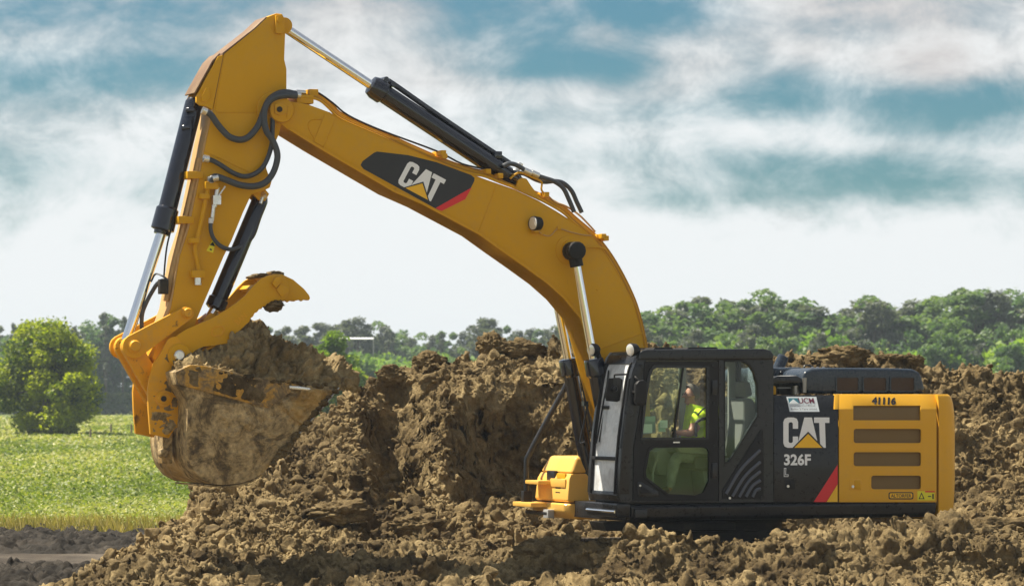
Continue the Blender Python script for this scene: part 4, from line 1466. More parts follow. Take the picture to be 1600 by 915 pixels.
def boom_cylinder(v, top, mid, bot):
    a, b, c = P(top[0], top[1], v), P(mid[0], mid[1], v), P(bot[0], bot[1], v)
    d = (c - b).normalized()
    g = Geo(); g.lathe(b - d * .02, c, [(0, .085), (.004, .12), (.02, .128), (.13, .128), (.15, .098), (1, .098)], 22)
    o = g.build('boom_cylinder', 'cylinder_paint', EX)
    g = Geo(); g.cyl(a, b + d * .1, .055, 20); g.build('rod', 'chrome', o)
    g = Geo()
    pr = [(0, .10), (.06, .118), (.45, .118), (.5, .112), (.55, .118), (.95, .116), (1, .09)]
    g.lathe(Vector((a.x, a.y - .13, a.z)), Vector((a.x, a.y + .13, a.z)), pr, 14)
    g.cyl(a - (a - b).normalized() * .0, a + (b - a).normalized() * .2, .085, 16)
    g.build('rod_eye', 'black_plastic', o, .006)
    g = Geo(); off = Vector((-.10, 0, .03))
    g.tube([b + d * .3 + Vector((-.13, 0.02, 0)), b + d * .6 + Vector((-.135, .02, 0)), c + Vector((-.12, .02, .3))], .02, 8, 3)
    g.build('hose', 'rubber', o)


boom_cylinder(.47, (897, 392), (927.5, 562), (962, 752))
boom_cylinder(-.47, (855, 392), (888, 562), (922, 752))

# ---- boom
UP = [(430, 156), (452, 158), (481, 163), (514, 175), (533.6, 187), (573, 203), (638.5, 231), (682, 251), (760, 281), (804, 296), (840, 313), (869, 330),
      (891, 344), (915, 360), (934, 379), (950, 402), (972, 437), (990, 472), (1000, 508), (1008, 545), (1014, 600), (1018, 680)]
LOW = [(1014, 725), (992, 742), (968, 720), (950, 650), (927, 563), (916, 523.5), (906, 497), (880, 466), (853, 442), (817, 416), (780, 390), (746.6, 366), (660, 320),
       (614.5, 300), (496, 231), (488, 226), (450.6, 203), (430, 186), (424, 172)]
g = Geo(); g.prism(UP + LOW, -.27, .27)
boom = g.build('boom', 'yellow_paint', EX, .012)


def strip_along(px, v0, v1, th, vt, down):
    """plate of thickness th that follows a photo line, lying on the outer side of it"""
    q = [P(a, b, vt) for a, b in px]
    n = len(q); V = []
    for i, p in enumerate(q):
        d = q[min(i + 1, n - 1)] - q[max(i - 1, 0)]; d.normalize()
        nn = Vector((-d.z, 0, d.x)) * (th * down)
        for v, k in ((v0, 0), (v1, 0), (v1, 1), (v0, 1)):
            V.append((p.x + nn.x * k, v, p.z + nn.z * k))
    F = [(3, 2, 1, 0), tuple((n - 1) * 4 + k for k in range(4))]
    for i in range(n - 1):
        for k in range(4): F.append((i * 4 + k, i * 4 + (k + 1) % 4, i * 4 + 4 + (k + 1) % 4, i * 4 + 4 + k))
    g = Geo(); g.add(V, F); return g


g = strip_along(LOW[3:-2], -.295, .295, .03, .27, 1); g.build('lower_flange', 'yellow_paint', boom, .005)
g = strip_along(UP[3:-1], -.275, .275, .006, .27, 1); g.build('upper_flange', 'yellow_paint', boom, .002)
# weld seams and joint plates on the side
for a, b, nm in (((775, 291), (747, 364), 'weld_seam'), ((519, 181), (505, 233), 'weld_seam'), ((1004, 520), (938, 545), 'weld_seam'), ((932, 452), (934, 453), 'weld_seam')):
    g = Geo(); g.tube([P(a[0], a[1], .272), P(b[0], b[1], .272)], .008, 6, 0); g.build(nm, 'yellow_paint', boom)
g = Geo(); g.tube([P(505, 186, .274), P(488, 187, .274), P(482, 193, .274), P(484, 204, .274), P(496, 224, .274)], .008, 6, 5); g.build('weld_seam', 'yellow_paint', boom)
g = Geo(); g.prism([(508, 178), (524, 184), (505, 229), (490, 221)], .270, .284); g.build('joint_plate', 'yellow_paint', boom, .004)
# pin boss of the boom cylinders, and tip pin
g = Geo(); c = P(889, 391, .27); g.lathe((c.x, -.285, c.z), (c.x, .285, c.z), [(0, .185), (1, .185)], 30)
c2 = P(891, 391, .29)
g.lathe((c2.x, -.34, c2.z), (c2.x, .36, c2.z), [(0, .13), (1, .13)], 26); g.build('cylinder_boss', 'yellow_paint', boom, .008)
g = Geo(); c = P(439, 172, .3); g.lathe((c.x, -.36, c.z), (c.x, .34, c.z), [(0, .15), (.05, .16), (.95, .16), (1, .15)], 24); g.build('tip_boss', 'yellow_paint', boom, .008)
g = Geo(); g.prism([(430, 163), (436, 161), (448, 166), (449, 176), (437, 180), (430, 177)], .34, .372); pk = g.build('pin_keeper', 'yellow_paint', boom, .008)
g = Geo(); p = P(436.5, 171, .372); g.cyl(p, p + Vector((0, .02, 0)), .035, 12); g.build('pin_bolt', 'black_dusty', boom)
g = Geo(); g.prism([(449, 166), (455, 165), (452, 184), (448, 184)], .30, .35); g.build('keeper_bar', 'yellow_paint', boom, .006)
# emblem panel
dec = [(563.5, 258), (566.5, 252), (584, 239), (589, 236.8), (638, 242.5), (682, 253.5), (736, 273.5), (741.5, 278), (741, 283), (727, 311), (690, 329.5), (683, 327), (568, 264)]
dp = flat_on('emblem_panel', dec, .2735, 'decal_black', boom)
flat_on('red_stripe', [(737, 293), (727, 311.2), (690, 329.7), (680.5, 325.2)], .2765, 'decal_red', dp)
rx = (.883, .469); up_ = (.47, -.883)
bl = (620, 286.5)
tl = (bl[0] + up_[0] * 41, bl[1] + up_[1] * 41)
tr = (tl[0] + rx[0] * 65.5, tl[1] + rx[1] * 65.5)
logo(tl, tr, bl, .2770, dp)
# work lamp with its wire
g = Geo()
c = P(838, 349, .36)
g.lathe(c + Vector((-.075, -.03, 0)), c + Vector((.055, .02, 0)), [(0, .05), (.25, .085), (.8, .092), (1, .088)], 18)
lamp = g.build('work_lamp', 'black_plastic', boom)
g = Geo(); g.lathe(c + Vector((.052, .018, 0)), c + Vector((.068, .022, 0)), [(0, .084), (.6, .08), (1, .05)], 18); g.build('lens', 'lamp_lens', boom)
g = Geo(); g.box((c.x - .03, .27, c.z - .12), (c.x + .03, .37, c.z - .08)); g.build('lamp_bracket', 'yellow_paint', boom, .004)
g = Geo(); g.tube([P(838, 358, .31), P(848, 366, .285), P(860, 368, .282), P(872, 357, .285), P(890, 362, .285), P(912, 367, .285), P(924, 368, .29)], .008, 6, 5)
g.build('wire', 'stick_front_paint', boom)
for x, y in ((873, 356), (846, 364)):
    g = Geo(); p = P(x, y, .275); g.box((p.x - .025, .27, p.z - .02), (p.x + .025, .295, p.z + .02)); g.build('wire_clip', 'yellow_paint', boom, .004)
g = Geo(); g.tube([P(906, 389, .285), P(920, 386, .30), P(935, 386, .30), P(945, 389, .28), P(952, 396, .24)], .012, 6, 5); g.build('pipe', 'yellow_paint', boom)

# lug of the arm cylinder on top of the boom
for v in (-.19, .16):
    g = Geo(); g.prism([(806, 294), (810, 282), (816, 277.5), (823, 279), (830, 290), (842, 306), (846, 314)], v, v + .05, v + .05); g.build('cylinder_lug', 'yellow_paint', boom, .008)

# steel lines along the top of the boom
LA = [(467, 150), (486, 150), (503, 155), (518, 168), (536, 184), (595, 210), (682, 249), (732, 267), (760, 273), (780, 281), (804, 290), (828, 301), (852, 312), (880, 328), (898, 344), (928, 370), (951, 398), (972, 433), (990, 471), (1000, 503), (1009, 545), (1012, 580)]


def off(pts, dx, dy): return [(a + dx, b + dy) for a, b in pts]


for (v, dx, dy, r, mt) in ((.23, -2.5, 2.6, .016, 'yellow_paint'), (.15, -1, 0.4, .016, 'line_paint'), (.05, 0, -1.8, .016, 'yellow_paint'), (-.05, 1.5, -4.2, .016, 'line_paint')):
    g = Geo(); g.tube([P(a, b, v) for a, b in off(LA, dx, dy)], r, 8, 4); g.build('hydraulic_line', mt, boom)
LB = [(483, 143), (497, 145), (520, 161), (544.5, 180.5), (595, 203.5), (682, 236), (722, 256), (760, 265), (790, 276)]
g = Geo(); g.tube([P(a, b, .05) for a, b in LB], .012, 6, 4); g.build('thin_line', 'black_dusty', boom)
LC = [(856, 306), (868, 316), (884, 322), (904, 335), (922, 353), (930, 362)]
g = Geo(); g.tube([P(a, b, .05) for a, b in LC], .013, 6, 4); g.build('thin_line', 'stick_front_paint', boom)
for x, y in ((690, 239), (692, 244), (760, 268), (779, 275), (851, 304), (940, 369), (944, 372)):
    g = Geo(); p = P(x, y, .12); g.box((p.x - .035, -.14, p.z - .035), (p.x + .035, .20, p.z + .03)); g.build('line_clamp', 'yellow_paint', boom, .01)
# joint block with couplings near the tip
g = Geo(); p = P(476, 155, .18); g.box((p.x - .10, -.2, p.z - .06), (p.x + .12, .24, p.z + .05)); p = P(489, 146, .1); g.box((p.x - .06, -.1, p.z - .05), (p.x + .06, .14, p.z + .05))
g.build('coupling_block', 'yellow_paint', boom, .012)
g = Geo(); g.cyl(P(459, 147.5, .22), P(469, 149, .22), .045, 12); g.cyl(P(463, 144, .10), P(477, 145, .10), .03, 12); g.build('coupling', 'zinc', boom)
# hoses feeding the arm cylinder
H1 = [(786, 260), (794, 256), (803, 256.5), (813, 261), (824, 268), (838, 274), (852, 278.5), (866, 283.5), (880, 294), (889, 312), (897, 331)]
H2 = [(806, 272), (818, 271), (836, 280), (850, 284), (866, 283), (880, 286), (893, 298), (901, 315), (909, 332)]
for h, v in ((H1, .15), (H2, .02)):
    g = Geo(); g.tube([P(a, b, v) for a, b in h], .030, 10, 5); g.build('hose', 'rubber', boom)
g = Geo(); g.tube([P(797, 279, .15), P(806, 272, .15), P(815, 270, .15), P(832, 277, .15), P(846, 284, .15), P(846, 296, .15), P(852, 305, .15)], .014, 6, 4); g.build('thin_line', 'yellow_paint', boom)
for a in ((824, 268, .15), (836, 272, .15)):
    g = Geo(); p = P(*a); g.cyl(p + Vector((.05, 0, .02)), p + Vector((-.05, 0, -.02)), .04, 12); g.build('coupling', 'zinc', boom)

# ---- arm cylinder above the boom
a, b_, c = P(441, 41, 0), P(578, 132, 0), P(812, 287, 0)
d = (c - b_).normalized()
g = Geo()
g.lathe(b_, c, [(0, .075), (.005, .12), (.035, .145), (.085, .145), (.095, .118), (.94, .118), (.97, .10), (1, .08)], 24)
arm = g.build('arm_cylinder', 'cylinder_paint', EX)
g = Geo(); g.cyl(a, b_ + d * .1, .058, 20); g.build('rod', 'chrome', arm)
g = Geo(); g.lathe(Vector((a.x, -.1, a.z)), Vector((a.x, .1, a.z)), [(0, .1), (1, .1)], 18); g.build('rod_eye', 'yellow_paint', arm, .006)
nrm = Vector((-d.z, 0, d.x)); nrm = nrm if nrm.z > 0 else -nrm
g = Geo(); g.tube([b_ + d * .18 + nrm * .17, b_ + d * .35 + nrm * .17, b_ + d * 1.0 + nrm * .155, c - d * .25 + nrm * .15], .036, 10, 3); g.build('cylinder_line', 'cylinder_paint', arm)
for t in (.05, .13):
    g = Geo(); p = b_ + d * (.06 + t * 1.4) + nrm * .15; g.lathe(p - Vector((0, .09, 0)), p + Vector((0, .09, 0)), [(0, .035), (1, .035)], 10); g.build('clamp', 'cylinder_paint', arm)
g = Geo(); p = c - d * .45 + nrm * .14; g.box((p.x - .05, -.07, p.z - .04), (p.x + .05, .07, p.z + .05)); g.build('clamp', 'cylinder_paint', arm, .008)
g = Geo(); p = c - d * .12 + nrm * .10; g.cyl(p, p + nrm * .13, .035, 10); g.build('fitting', 'zinc', arm)

# ---- stick
ST = [(351, 84), (399, 45), (417, 27), (432, 21), (441, 22), (446, 31), (446, 52), (444.5, 93), (448, 108), (448, 140), (445, 175), (436, 210), (423, 240), (416, 262),
      (420, 273), (425, 283), (422, 293), (414, 297), (393, 304), (380, 332), (362, 376), (350, 400), (320, 470), (298, 522), (283, 546), (262, 570), (246, 572), (238, 558), (267, 481), (281, 400),
      (295, 358), (311, 280), (321, 226), (333, 171), (349, 88)]
g = Geo(); g.prism(ST, -.215, .215)
stick = g.build('stick', 'yellow_paint', EX, .012)
# raised doubler on the side and seams
g = Geo(); g.prism([(353, 87), (399, 51), (412, 38), (421, 39), (427, 52), (442, 95), (446, 109), (446, 138), (432, 146), (405, 160), (400, 176), (340, 176), (336, 172), (350, 92)], .214, .224); g.build('side_plate', 'yellow_paint', stick, .004)
g = Geo(); g.tube([P(318, 236, .217), P(350, 250, .217), P(392, 270, .217)], .006, 6, 0); g.build('weld_seam', 'yellow_paint', stick)
g = Geo(); c = P(428, 171, .23); g.lathe((c.x, -.26, c.z), (c.x, .245, c.z), [(0, .22), (1, .22)], 30); g.build('boom_pin_boss', 'yellow_paint', stick, .01)
# worn front plate, and the lugs of the bucket cylinder
g = strip_along([(418, 28), (399, 46), (350, 84), (336, 155)], -.228, .213, .02, .215, 1); g.build('front_plate', 'rusty_plate', stick, .004)
FR = [(333, 171), (321, 226), (311, 280), (295, 358), (281, 400), (267, 481), (247, 535)]
g = strip_along(FR, -.225, .212, .02, .215, 1); g.build('front_plate', 'stick_front_paint', stick, .004)
for v0 in (.165, -.215):
    g = Geo(); g.prism([(349, 86), (341, 88), (322, 122), (307, 151), (307, 160), (313, 165), (322, 166), (332, 172)], v0, v0 + .055, .22); g.build('cylinder_lug', 'yellow_paint', stick, .008)
g = strip_along([(345, 85), (334, 96), (306, 146)], -.21, .205, .02, .215, 1); g.build('guard_plate', 'rusty_plate', stick, .004)
g = Geo(); g.prism([(322, 137), (327, 137), (328, 152), (322, 160), (315, 158), (315, 150)], .221, .246); g.build('pin_keeper', 'yellow_paint', stick, .006)
g = Geo(); g.prism([(431, 24), (441, 22), (445, 30), (445, 48), (440, 53), (431, 52)], .216, .262); g.build('pin_keeper', 'yellow_paint', stick, .010)
g = Geo(); p = P(436.5, 31, .262); g.cyl(p, p + Vector((0, .02, 0)), .035, 12); g.build('pin_bolt', 'yellow_paint', stick)
# steel lines down the front of the stick
for v, dx in ((.14, -6), (.04, -8.5)):
    g = Geo(); g.tube([P(318 + dx, 247, v), P(306 + dx, 300, v), P(290 + dx, 368, v), P(277 + dx, 420, v), P(266 + dx, 470, v)], .030, 8, 3); g.build('hydraulic_line', 'stick_front_paint', stick)
for x, y in ((303, 274), (289, 344)):
    g = Geo(); p = P(x, y, .14); g.box((p.x - .09, -.06, p.z - .045), (p.x + .11, .235, p.z + .045)); g.build('line_clamp', 'yellow_paint', stick, .01)
# line on the side with its brackets and valve
g = Geo(); g.tube([P(325, 294, .27), P(317, 333, .27), P(309, 371, .27), P(305, 388, .265), P(310, 418, .26), P(310, 428, .26)], .028, 8, 3); g.build('hydraulic_line', 'yellow_paint', stick)
for x, y, s in ((329, 290, .085), (318, 307, .06), (302, 376, .06), (308, 428, .085)):
    g = Geo(); p = P(x, y, .25); g.box((p.x - s, .21, p.z - s * .55), (p.x + s, .32, p.z + s * .55)); g.build('bracket', 'yellow_paint', stick, .012)
g = Geo(); g.cyl(P(309, 432, .27), P(309, 445, .27), .045, 12); g.cyl(P(329, 276, .28), P(329, 286, .28), .045, 12); g.build('coupling', 'zinc', stick)
g = Geo(); g.cyl(P(340, 293, .28), P(335, 323, .28), .03, 10); p = P(337.5, 312, .28); g.box((p.x - .05, .24, p.z - .06), (p.x + .05, .33, p.z + .05))
g.cyl(P(334, 320, .28), P(331, 345, .28), .026, 10); g.cyl(P(342, 306, .31), P(352, 291, .33), .012, 8); g.build('ball_valve', 'zinc', stick)
g = Geo(); g.tube([P(330.5, 340, .28), P(329, 356, .29), P(333, 371, .29), P(343, 383, .28), P(356, 389, .25), P(368, 388, .20), P(377, 384, .15)], .026, 8, 5); g.build('hose', 'rubber', stick)
g = Geo(); g.cyl(P(329.7, 341, .28), P(329.5, 349, .285), .03, 10); g.build('hose_sleeve', 'white_plastic', stick)
lb = flat_on('warning_label', [(332, 374.5), (337.5, 376.5), (333, 395), (322.5, 391.5)], .2195, 'label_yellow', stick)
flat_on('label_mark', [(333, 377.5), (336, 385), (327.5, 382.5)], .2215, 'decal_black', stick)
flat_on('label_mark', [(328, 388), (331, 389), (331, 391.5), (327.5, 390.3)], .2215, 'decal_black', stick)
# hose loops between boom and stick
K1 = [(463, 147.5), (448, 144.5), (434, 147), (420, 157), (412, 174), (405, 193), (398, 204), (387, 215), (374, 218.5), (359, 214), (348, 204), (339, 193), (330, 180), (322, 174.5), (317, 172.5)]
K2 = [(464, 149.5), (445, 149), (428, 153), (416, 164), (412.5, 184), (416, 204), (424, 216), (431, 231), (433.5, 245), (430, 262), (423, 276), (413, 286), (397, 291), (375, 289), (352, 280.5), (338, 276), (331, 279), (329, 284)]
K3 = [(462, 145), (446, 148), (433, 158), (427, 180), (425.5, 205), (424, 228), (417, 250), (408, 264), (395, 273), (380, 275.5), (363, 269.5), (345, 258), (331, 250.5), (318, 247.5)]
for h, v, r in ((K1, .33, .040), (K2, .36, .040), (K3, .29, .030)):
    g = Geo(); g.tube([P(a, b, v) for a, b in h], r, 12, 5); g.build('hose', 'rubber', stick)
for a, b in (((316, 172, .33), (323, 175, .33)), ((331, 279, .36), (340, 277, .36)), ((318, 247.5, .29), (326, 249, .29))):
    g = Geo(); g.cyl(P(*a), P(*b), .046, 12); g.build('coupling', 'zinc', stick)

# ---- bucket cylinder in front of the stick
a, b_, c = P(303, 158, 0), P(251, 367, 0), P(197.5, 532, 0)
a = P(305, 155, 0); b_ = P(252, 366, 0)
d = (b_ - a).normalized()
g = Geo(); g.lathe(a, b_, [(0, .09), (.03, .112), (.80, .116), (.815, .14), (.965, .145), (.975, .10), (1, .095)], 24)
bc = g.build('bucket_cylinder', 'cylinder_paint', EX)
g = Geo(); g.cyl(b_ - d * .05, c, .064, 20); g.build('rod', 'chrome', bc)
for q_ in ((P(290, 172, .1), P(303, 172, .12)), (P(284, 200, .08), P(296, 199, .1))):
    g = Geo(); g.cyl(*q_, .03, 10); g.build('port', 'cylinder_paint', bc)
g = Geo(); g.tube([P(282, 300, .12), P(270, 348, .13), P(261, 384, .10), P(257, 420, .08), P(256, 440, .08)], .011, 6, 4); g.build('grease_line', 'black_dusty', bc)

# lower hoses hanging beside the rod
g = Geo(); g.tube([P(262, 437, .24), P(254, 431, .22), P(243, 428, .1), P(236, 440, .05)], .012, 6, 5)
g.tube([P(259, 436, .2), P(247, 442, .12), P(238, 455, .06), P(229, 472, .04), P(222, 492, .02), P(222, 520, .0), P(226, 555, 0), P(232, 580, 0)], .026, 8, 5)
g.build('hose', 'rubber', stick)
g = Geo(); p = P(256, 449, .2); g.box((p.x - .05, .14, p.z - .08), (p.x + .06, .24, p.z + .10)); g.build('coupling_block', 'black_dusty', stick, .01)

# ---- thumb cylinder behind the stick
a, b_, c = P(409, 306, .02), P(335, 483, .02), P(327, 497, .02)
g = Geo(); g.lathe(a, b_, [(0, .08), (.03, .10), (.9, .105), (.91, .125), (.985, .125), (1, .09)], 22); tc_ = g.build('thumb_cylinder', 'cylinder_paint', EX)
g = Geo(); g.cyl(b_, c, .06, 14); g.build('rod', 'chrome', tc_)
g = Geo(); g.tube([P(411, 305, .09), P(414, 316, .10), P(405, 340, .10), P(396, 366, .09), P(386, 378, .08), P(379, 385, .08)], .03, 8, 5); g.build('cylinder_line', 'cylinder_paint', tc_)
g = Geo(); g.cyl(P(409, 300, .10), P(413, 308, .16), .035, 10); g.cyl(P(407, 318, .14), P(410, 308, .14), .025, 10); g.build('fitting', 'zinc', tc_)
for v0 in (.10, -.14):
    g = Geo(); g.prism([(393, 302), (414, 296), (420, 303), (414, 314), (404, 313)], v0, v0 + .04, .12); g.build('cylinder_lug', 'yellow_paint', stick, .006)
g = Geo(); g.prism([(318, 498), (330, 488), (345, 497), (352, 520), (320, 528)], -.1, .14, .14); g.build('lower_lug', 'yellow_worn', EX, .01)


# ---- linkage
def link_bar(name, pa, pb, ra, rb, v, th, mat, vt=None):
    """flat bar with round ends between two photo points"""
    vt = v if vt is None else vt
    A, B = P(pa[0], pa[1], vt), P(pb[0], pb[1], vt)
    a2, b2 = Vector((A.x, A.z)), Vector((B.x, B.z))
    ang = math.atan2((b2 - a2).y, (b2 - a2).x)
    pts = [(a2.x + ra * math.cos(ang + R(90) + R(180) * k / 8), a2.y + ra * math.sin(ang + R(90) + R(180) * k / 8)) for k in range(9)]
    pts += [(b2.x + rb * math.cos(ang - R(90) + R(180) * k / 8), b2.y + rb * math.sin(ang - R(90) + R(180) * k / 8)) for k in range(9)]
    g = Geo(); g.prism_uw(pts, v - th / 2, v + th / 2)
    return g


lk = link_bar('tipping_link', (292, 489), (209, 541), .085, .145, .29, .06, 'yellow_paint').build('tipping_link', 'yellow_worn', EX, .012)
for x, y, r in ((292.5, 488.5, .062), (210, 540.5, .075)):
    g = Geo(); p = P(x, y, .32); g.lathe(p, p + Vector((0, .06, 0)), [(0, r * 1.15), (.4, r * 1.15), (.45, r), (1, r * .8)], 14); g.build('pin', 'yellow_worn', lk)
# far link: same bar on the other side
A = P(292, 489, .29); B = P(209, 541, .29)
far = lk.copy(); col.objects.link(far); far.location = (0, -.58, 0)
for ch in [o for o in lk.children]:
    c2 = ch.copy(); col.objects.link(c2); c2.parent = far
g = Geo(); p = P(210, 540.5, .29); g.cyl((p.x, -.33, p.z), (p.x, .27, p.z), .07, 18); g.cyl((P(292, 489, .29).x, -.3, P(292, 489, .29).z), (P(292, 489, .29).x, .3, P(292, 489, .29).z), .06, 18)
g.build('link_pin', 'steel', EX)
g = Geo(); q = P(210, 540.5, .29); q2 = P(257, 622, .33)
g = link_bar('power_link', (209, 541), (256, 622), .12, .12, .15, .10, 'yellow_worn', .3); ob = g.build('power_link', 'yellow_worn', EX, .012)
g = link_bar('power_link', (209, 541), (256, 622), .12, .12, -.15, .10, 'yellow_worn', .3); g.build('power_link', 'yellow_worn', EX, .012)
g = Geo(); a, b_ = P(218, 556, .3), P(250, 612, .3)
dd = (b_ - a).normalized(); nn = Vector((-dd.z, 0, dd.x))
g.prism_uw([(a.x + nn.x * .06, a.z + nn.z * .06), (b_.x + nn.x * .06, b_.z + nn.z * .06), (b_.x - nn.x * .03, b_.z - nn.z * .03), (a.x - nn.x * .03, a.z - nn.z * .03)], -.11, .11)
g.build('link_web', 'yellow_worn', ob, .008)

# ---- bucket, with hanger plates
EAR = [(261, 531), (267, 526.5), (275, 525), (281, 532), (290, 556), (295, 565), (289, 575), (276, 580), (270, 590), (277, 603), (282, 625), (281.5, 650), (279, 666), (273, 668), (263, 684), (249, 681), (234, 678), (231, 640),
       (230, 612), (232, 593), (239, 568), (250, 551)]
SIDE0 = [(273, 581), (297.5, 569.5), (318, 570.5), (386.5, 586), (451, 598), (500, 603), (527, 604), (500, 637), (455, 687), (427, 721.5), (413, 737), (398.6, 747.5), (370, 756), (330, 758.5), (300, 757.5), (278, 751), (258, 737), (243, 714), (235, 690), (236, 668), (262, 660), (281, 640), (279, 606)]
SIDE = SIDE0[:10] + [(410, 739), (395, 748), (378, 754), (350, 757.5), (330, 755.5), (312, 746), (300, 731), (293.5, 714), (291, 695), (291, 675), (293, 650), (293, 628), (286, 612), (277, 601)]
g = Geo(); g.prism(SIDE, -.77, .74, .76)
bucket = g.build('bucket', 'bucket_mud', EX, .012)
for v in (.74, -.81):
    g = Geo(); g.prism(SIDE, v, v + .035, .76); g.build('side_plate', 'bucket_mud', bucket, .008)
g = Geo(); g.prism([(274, 581), (297.5, 570.2), (318, 571.2), (386.5, 586.7), (440, 596.6), (470, 601), (419, 637), (380, 627), (300, 606), (280, 601)], .775, .800); g.build('cheek_plate', 'bucket_yellow_mud', bucket, .008)
g = Geo(); g.prism([(451, 602.5), (466, 603), (484, 606), (484, 610), (452, 607)], .76, .815, .79); sc_ = g.build('side_cutter', 'zinc', bucket, .006)
g = strip_along([(529, 603), (500, 638.5), (455, 688.5), (426, 723)], -.82, .79, .018, .76, -1); g.build('cutting_edge', 'steel', bucket, .004)
g = strip_along([(410, 740), (395, 749.5), (378, 755.5), (350, 759), (330, 757)], -.78, .76, .02, .76, -1); g.build('wear_plate', 'bucket_mud', bucket, .004)


def mud_layer(name, poly, v, amp, cover, seed, mat, parent, step=1.6, scale=1.0):
    """caked mud: a lumpy skin that stands off a flat plate where it has stuck"""
    xs = np.arange(min(a for a, b in poly), max(a for a, b in poly) + step, step); ys = np.arange(min(b for a, b in poly), max(b for a, b in poly) + step, step)
    X, Y = np.meshgrid(xs, ys)
    ins = np.zeros(X.shape, bool); dist = np.full(X.shape, 1e9)
    for (x0, y0), (x1, y1) in zip(poly, poly[1:] + poly[:1]):
        c = ((y0 > Y) != (y1 > Y)) & (X < (x1 - x0) * (Y - y0) / (y1 - y0 + 1e-12) + x0); ins ^= c
        t = np.clip(((X - x0) * (x1 - x0) + (Y - y0) * (y1 - y0)) / ((x1 - x0) ** 2 + (y1 - y0) ** 2 + 1e-9), 0, 1)
        dist = np.minimum(dist, np.hypot(X - x0 - t * (x1 - x0), Y - y0 - t * (y1 - y0)))
    pts = np.array([P(a, b, v) for a, b in zip(X.ravel(), Y.ravel())])
    q = pts * scale
    h = fbm(q * 2.2, 4, .6, seed) * .8 + fbm(q * 9, 4, .6, seed + 3) * .45 + chunks(q, .10, seed + 6) * .35 - .15 + cover
    e = np.where(ins, np.clip(dist / 4.0, 0, 1), -1).ravel()
    h = np.minimum(h, 1.2) * amp * np.clip(e, 0, 1) - amp * .4 * (1 - np.clip(e, 0, 1))
    pts[:, 1] += h
    F = grid_faces(*X.shape)
    F = F[(h[F] > -.002).any(1) & (e[F] >= 0).all(1)]
    mesh_np(name, pts, F, mat, parent, smooth=True)


mud_layer('caked_mud', [(281, 604), (300, 607), (380, 628), (419, 638), (470, 603), (522, 606), (498, 637), (453, 686), (425, 720), (408, 737), (376, 752), (350, 755), (332, 753), (314, 744), (302, 729), (296, 712), (294, 650), (296, 628)], .779, .030, .12, 301, 'bucket_mud', bucket)
mud_layer('caked_mud', [(430, 600), (500, 604.5), (526, 605), (499, 637), (470, 668), (440, 640)], .779, .050, .50, 361, 'bucket_mud', bucket, 1.4)
mud_layer('caked_mud', [(278, 583), (298, 572), (340, 577), (386, 588), (440, 598), (466, 602), (419, 635), (380, 625), (300, 604)], .802, .022, -.22, 321, 'soil_damp', bucket)
for v in (.30, -.36):
    g = Geo(); g.prism(EAR, v, v + .06, .33); e_ = g.build('hanger_plate', 'yellow_worn', bucket, .012)
g = Geo(); g.prism([(250, 560), (262, 540), (270, 590), (276, 625), (272, 655), (258, 650), (246, 600)], -.30, .30, .33); g.build('hanger_web', 'bucket_yellow_mud', bucket, .01)
g = Geo(); p = P(255.6, 622.5, .36); g.lathe(p, p + Vector((0, .05, 0)), [(0, .105), (.5, .10), (.6, .075), (1, .065)], 18); g.build('pin_boss', 'yellow_worn', bucket)
g = Geo(); g.cyl((p.x, -.36, p.z), (p.x, .3, p.z), .07, 16); g.build('pin', 'steel', bucket)
g = Geo(); p = P(255.6, 622.5, .41); g.cyl(p, p + Vector((0, .015, 0)), .035, 10); g.build('pin_bolt', 'black_dusty', bucket)
g = Geo(); p = P(257, 708, .36); g.lathe(p - Vector((0, .1, 0)), p + Vector((0, .04, 0)), [(0, .06), (.8, .06), (1, .045)], 14); p = P(256, 685, .3); g.box((p.x - .10, .1, p.z - .30), (p.x + .02, .33, p.z + .1)); g.build('lifting_eye', 'bucket_mud', bucket, .01)

mud_layer('caked_mud', [(233, 640), (258, 642), (280, 648), (279, 664), (262, 682), (236, 676)], .362, .020, .18, 331, 'bucket_mud', e_)
mud_layer('caked_mud', [(234, 600), (250, 556), (276, 535), (292, 566), (272, 590), (280, 625), (280, 645), (234, 640)], .362, .012, -.42, 341, 'soil_damp', e_)

rq = np.random.default_rng(77)
VV, FF, o_ = [], [], 0
for k in range(130):
    t = rq.random() ** .8
    if k < 80: a, b_, vv = 527 - 100 * t + rq.normal() * 2, 604 + 118 * t + rq.normal() * 2, .77 + rq.random() * .04
    else: a, b_, vv = 300 + 226 * t, 573 + 31 * t ** .7 + rq.normal() * 1.5, .74 + rq.random() * .06
    V, F = crumb_shape(2, 500 + k % 7); q = P(a, b_, vv)
    VV.append(V * rq.uniform(.015, .055) + np.array(q)); FF.append(F + o_); o_ += len(V)
mesh_np('soil_crumbs', np.concatenate(VV), np.concatenate(FF), 'soil', bucket)['kind'] = 'stuff'

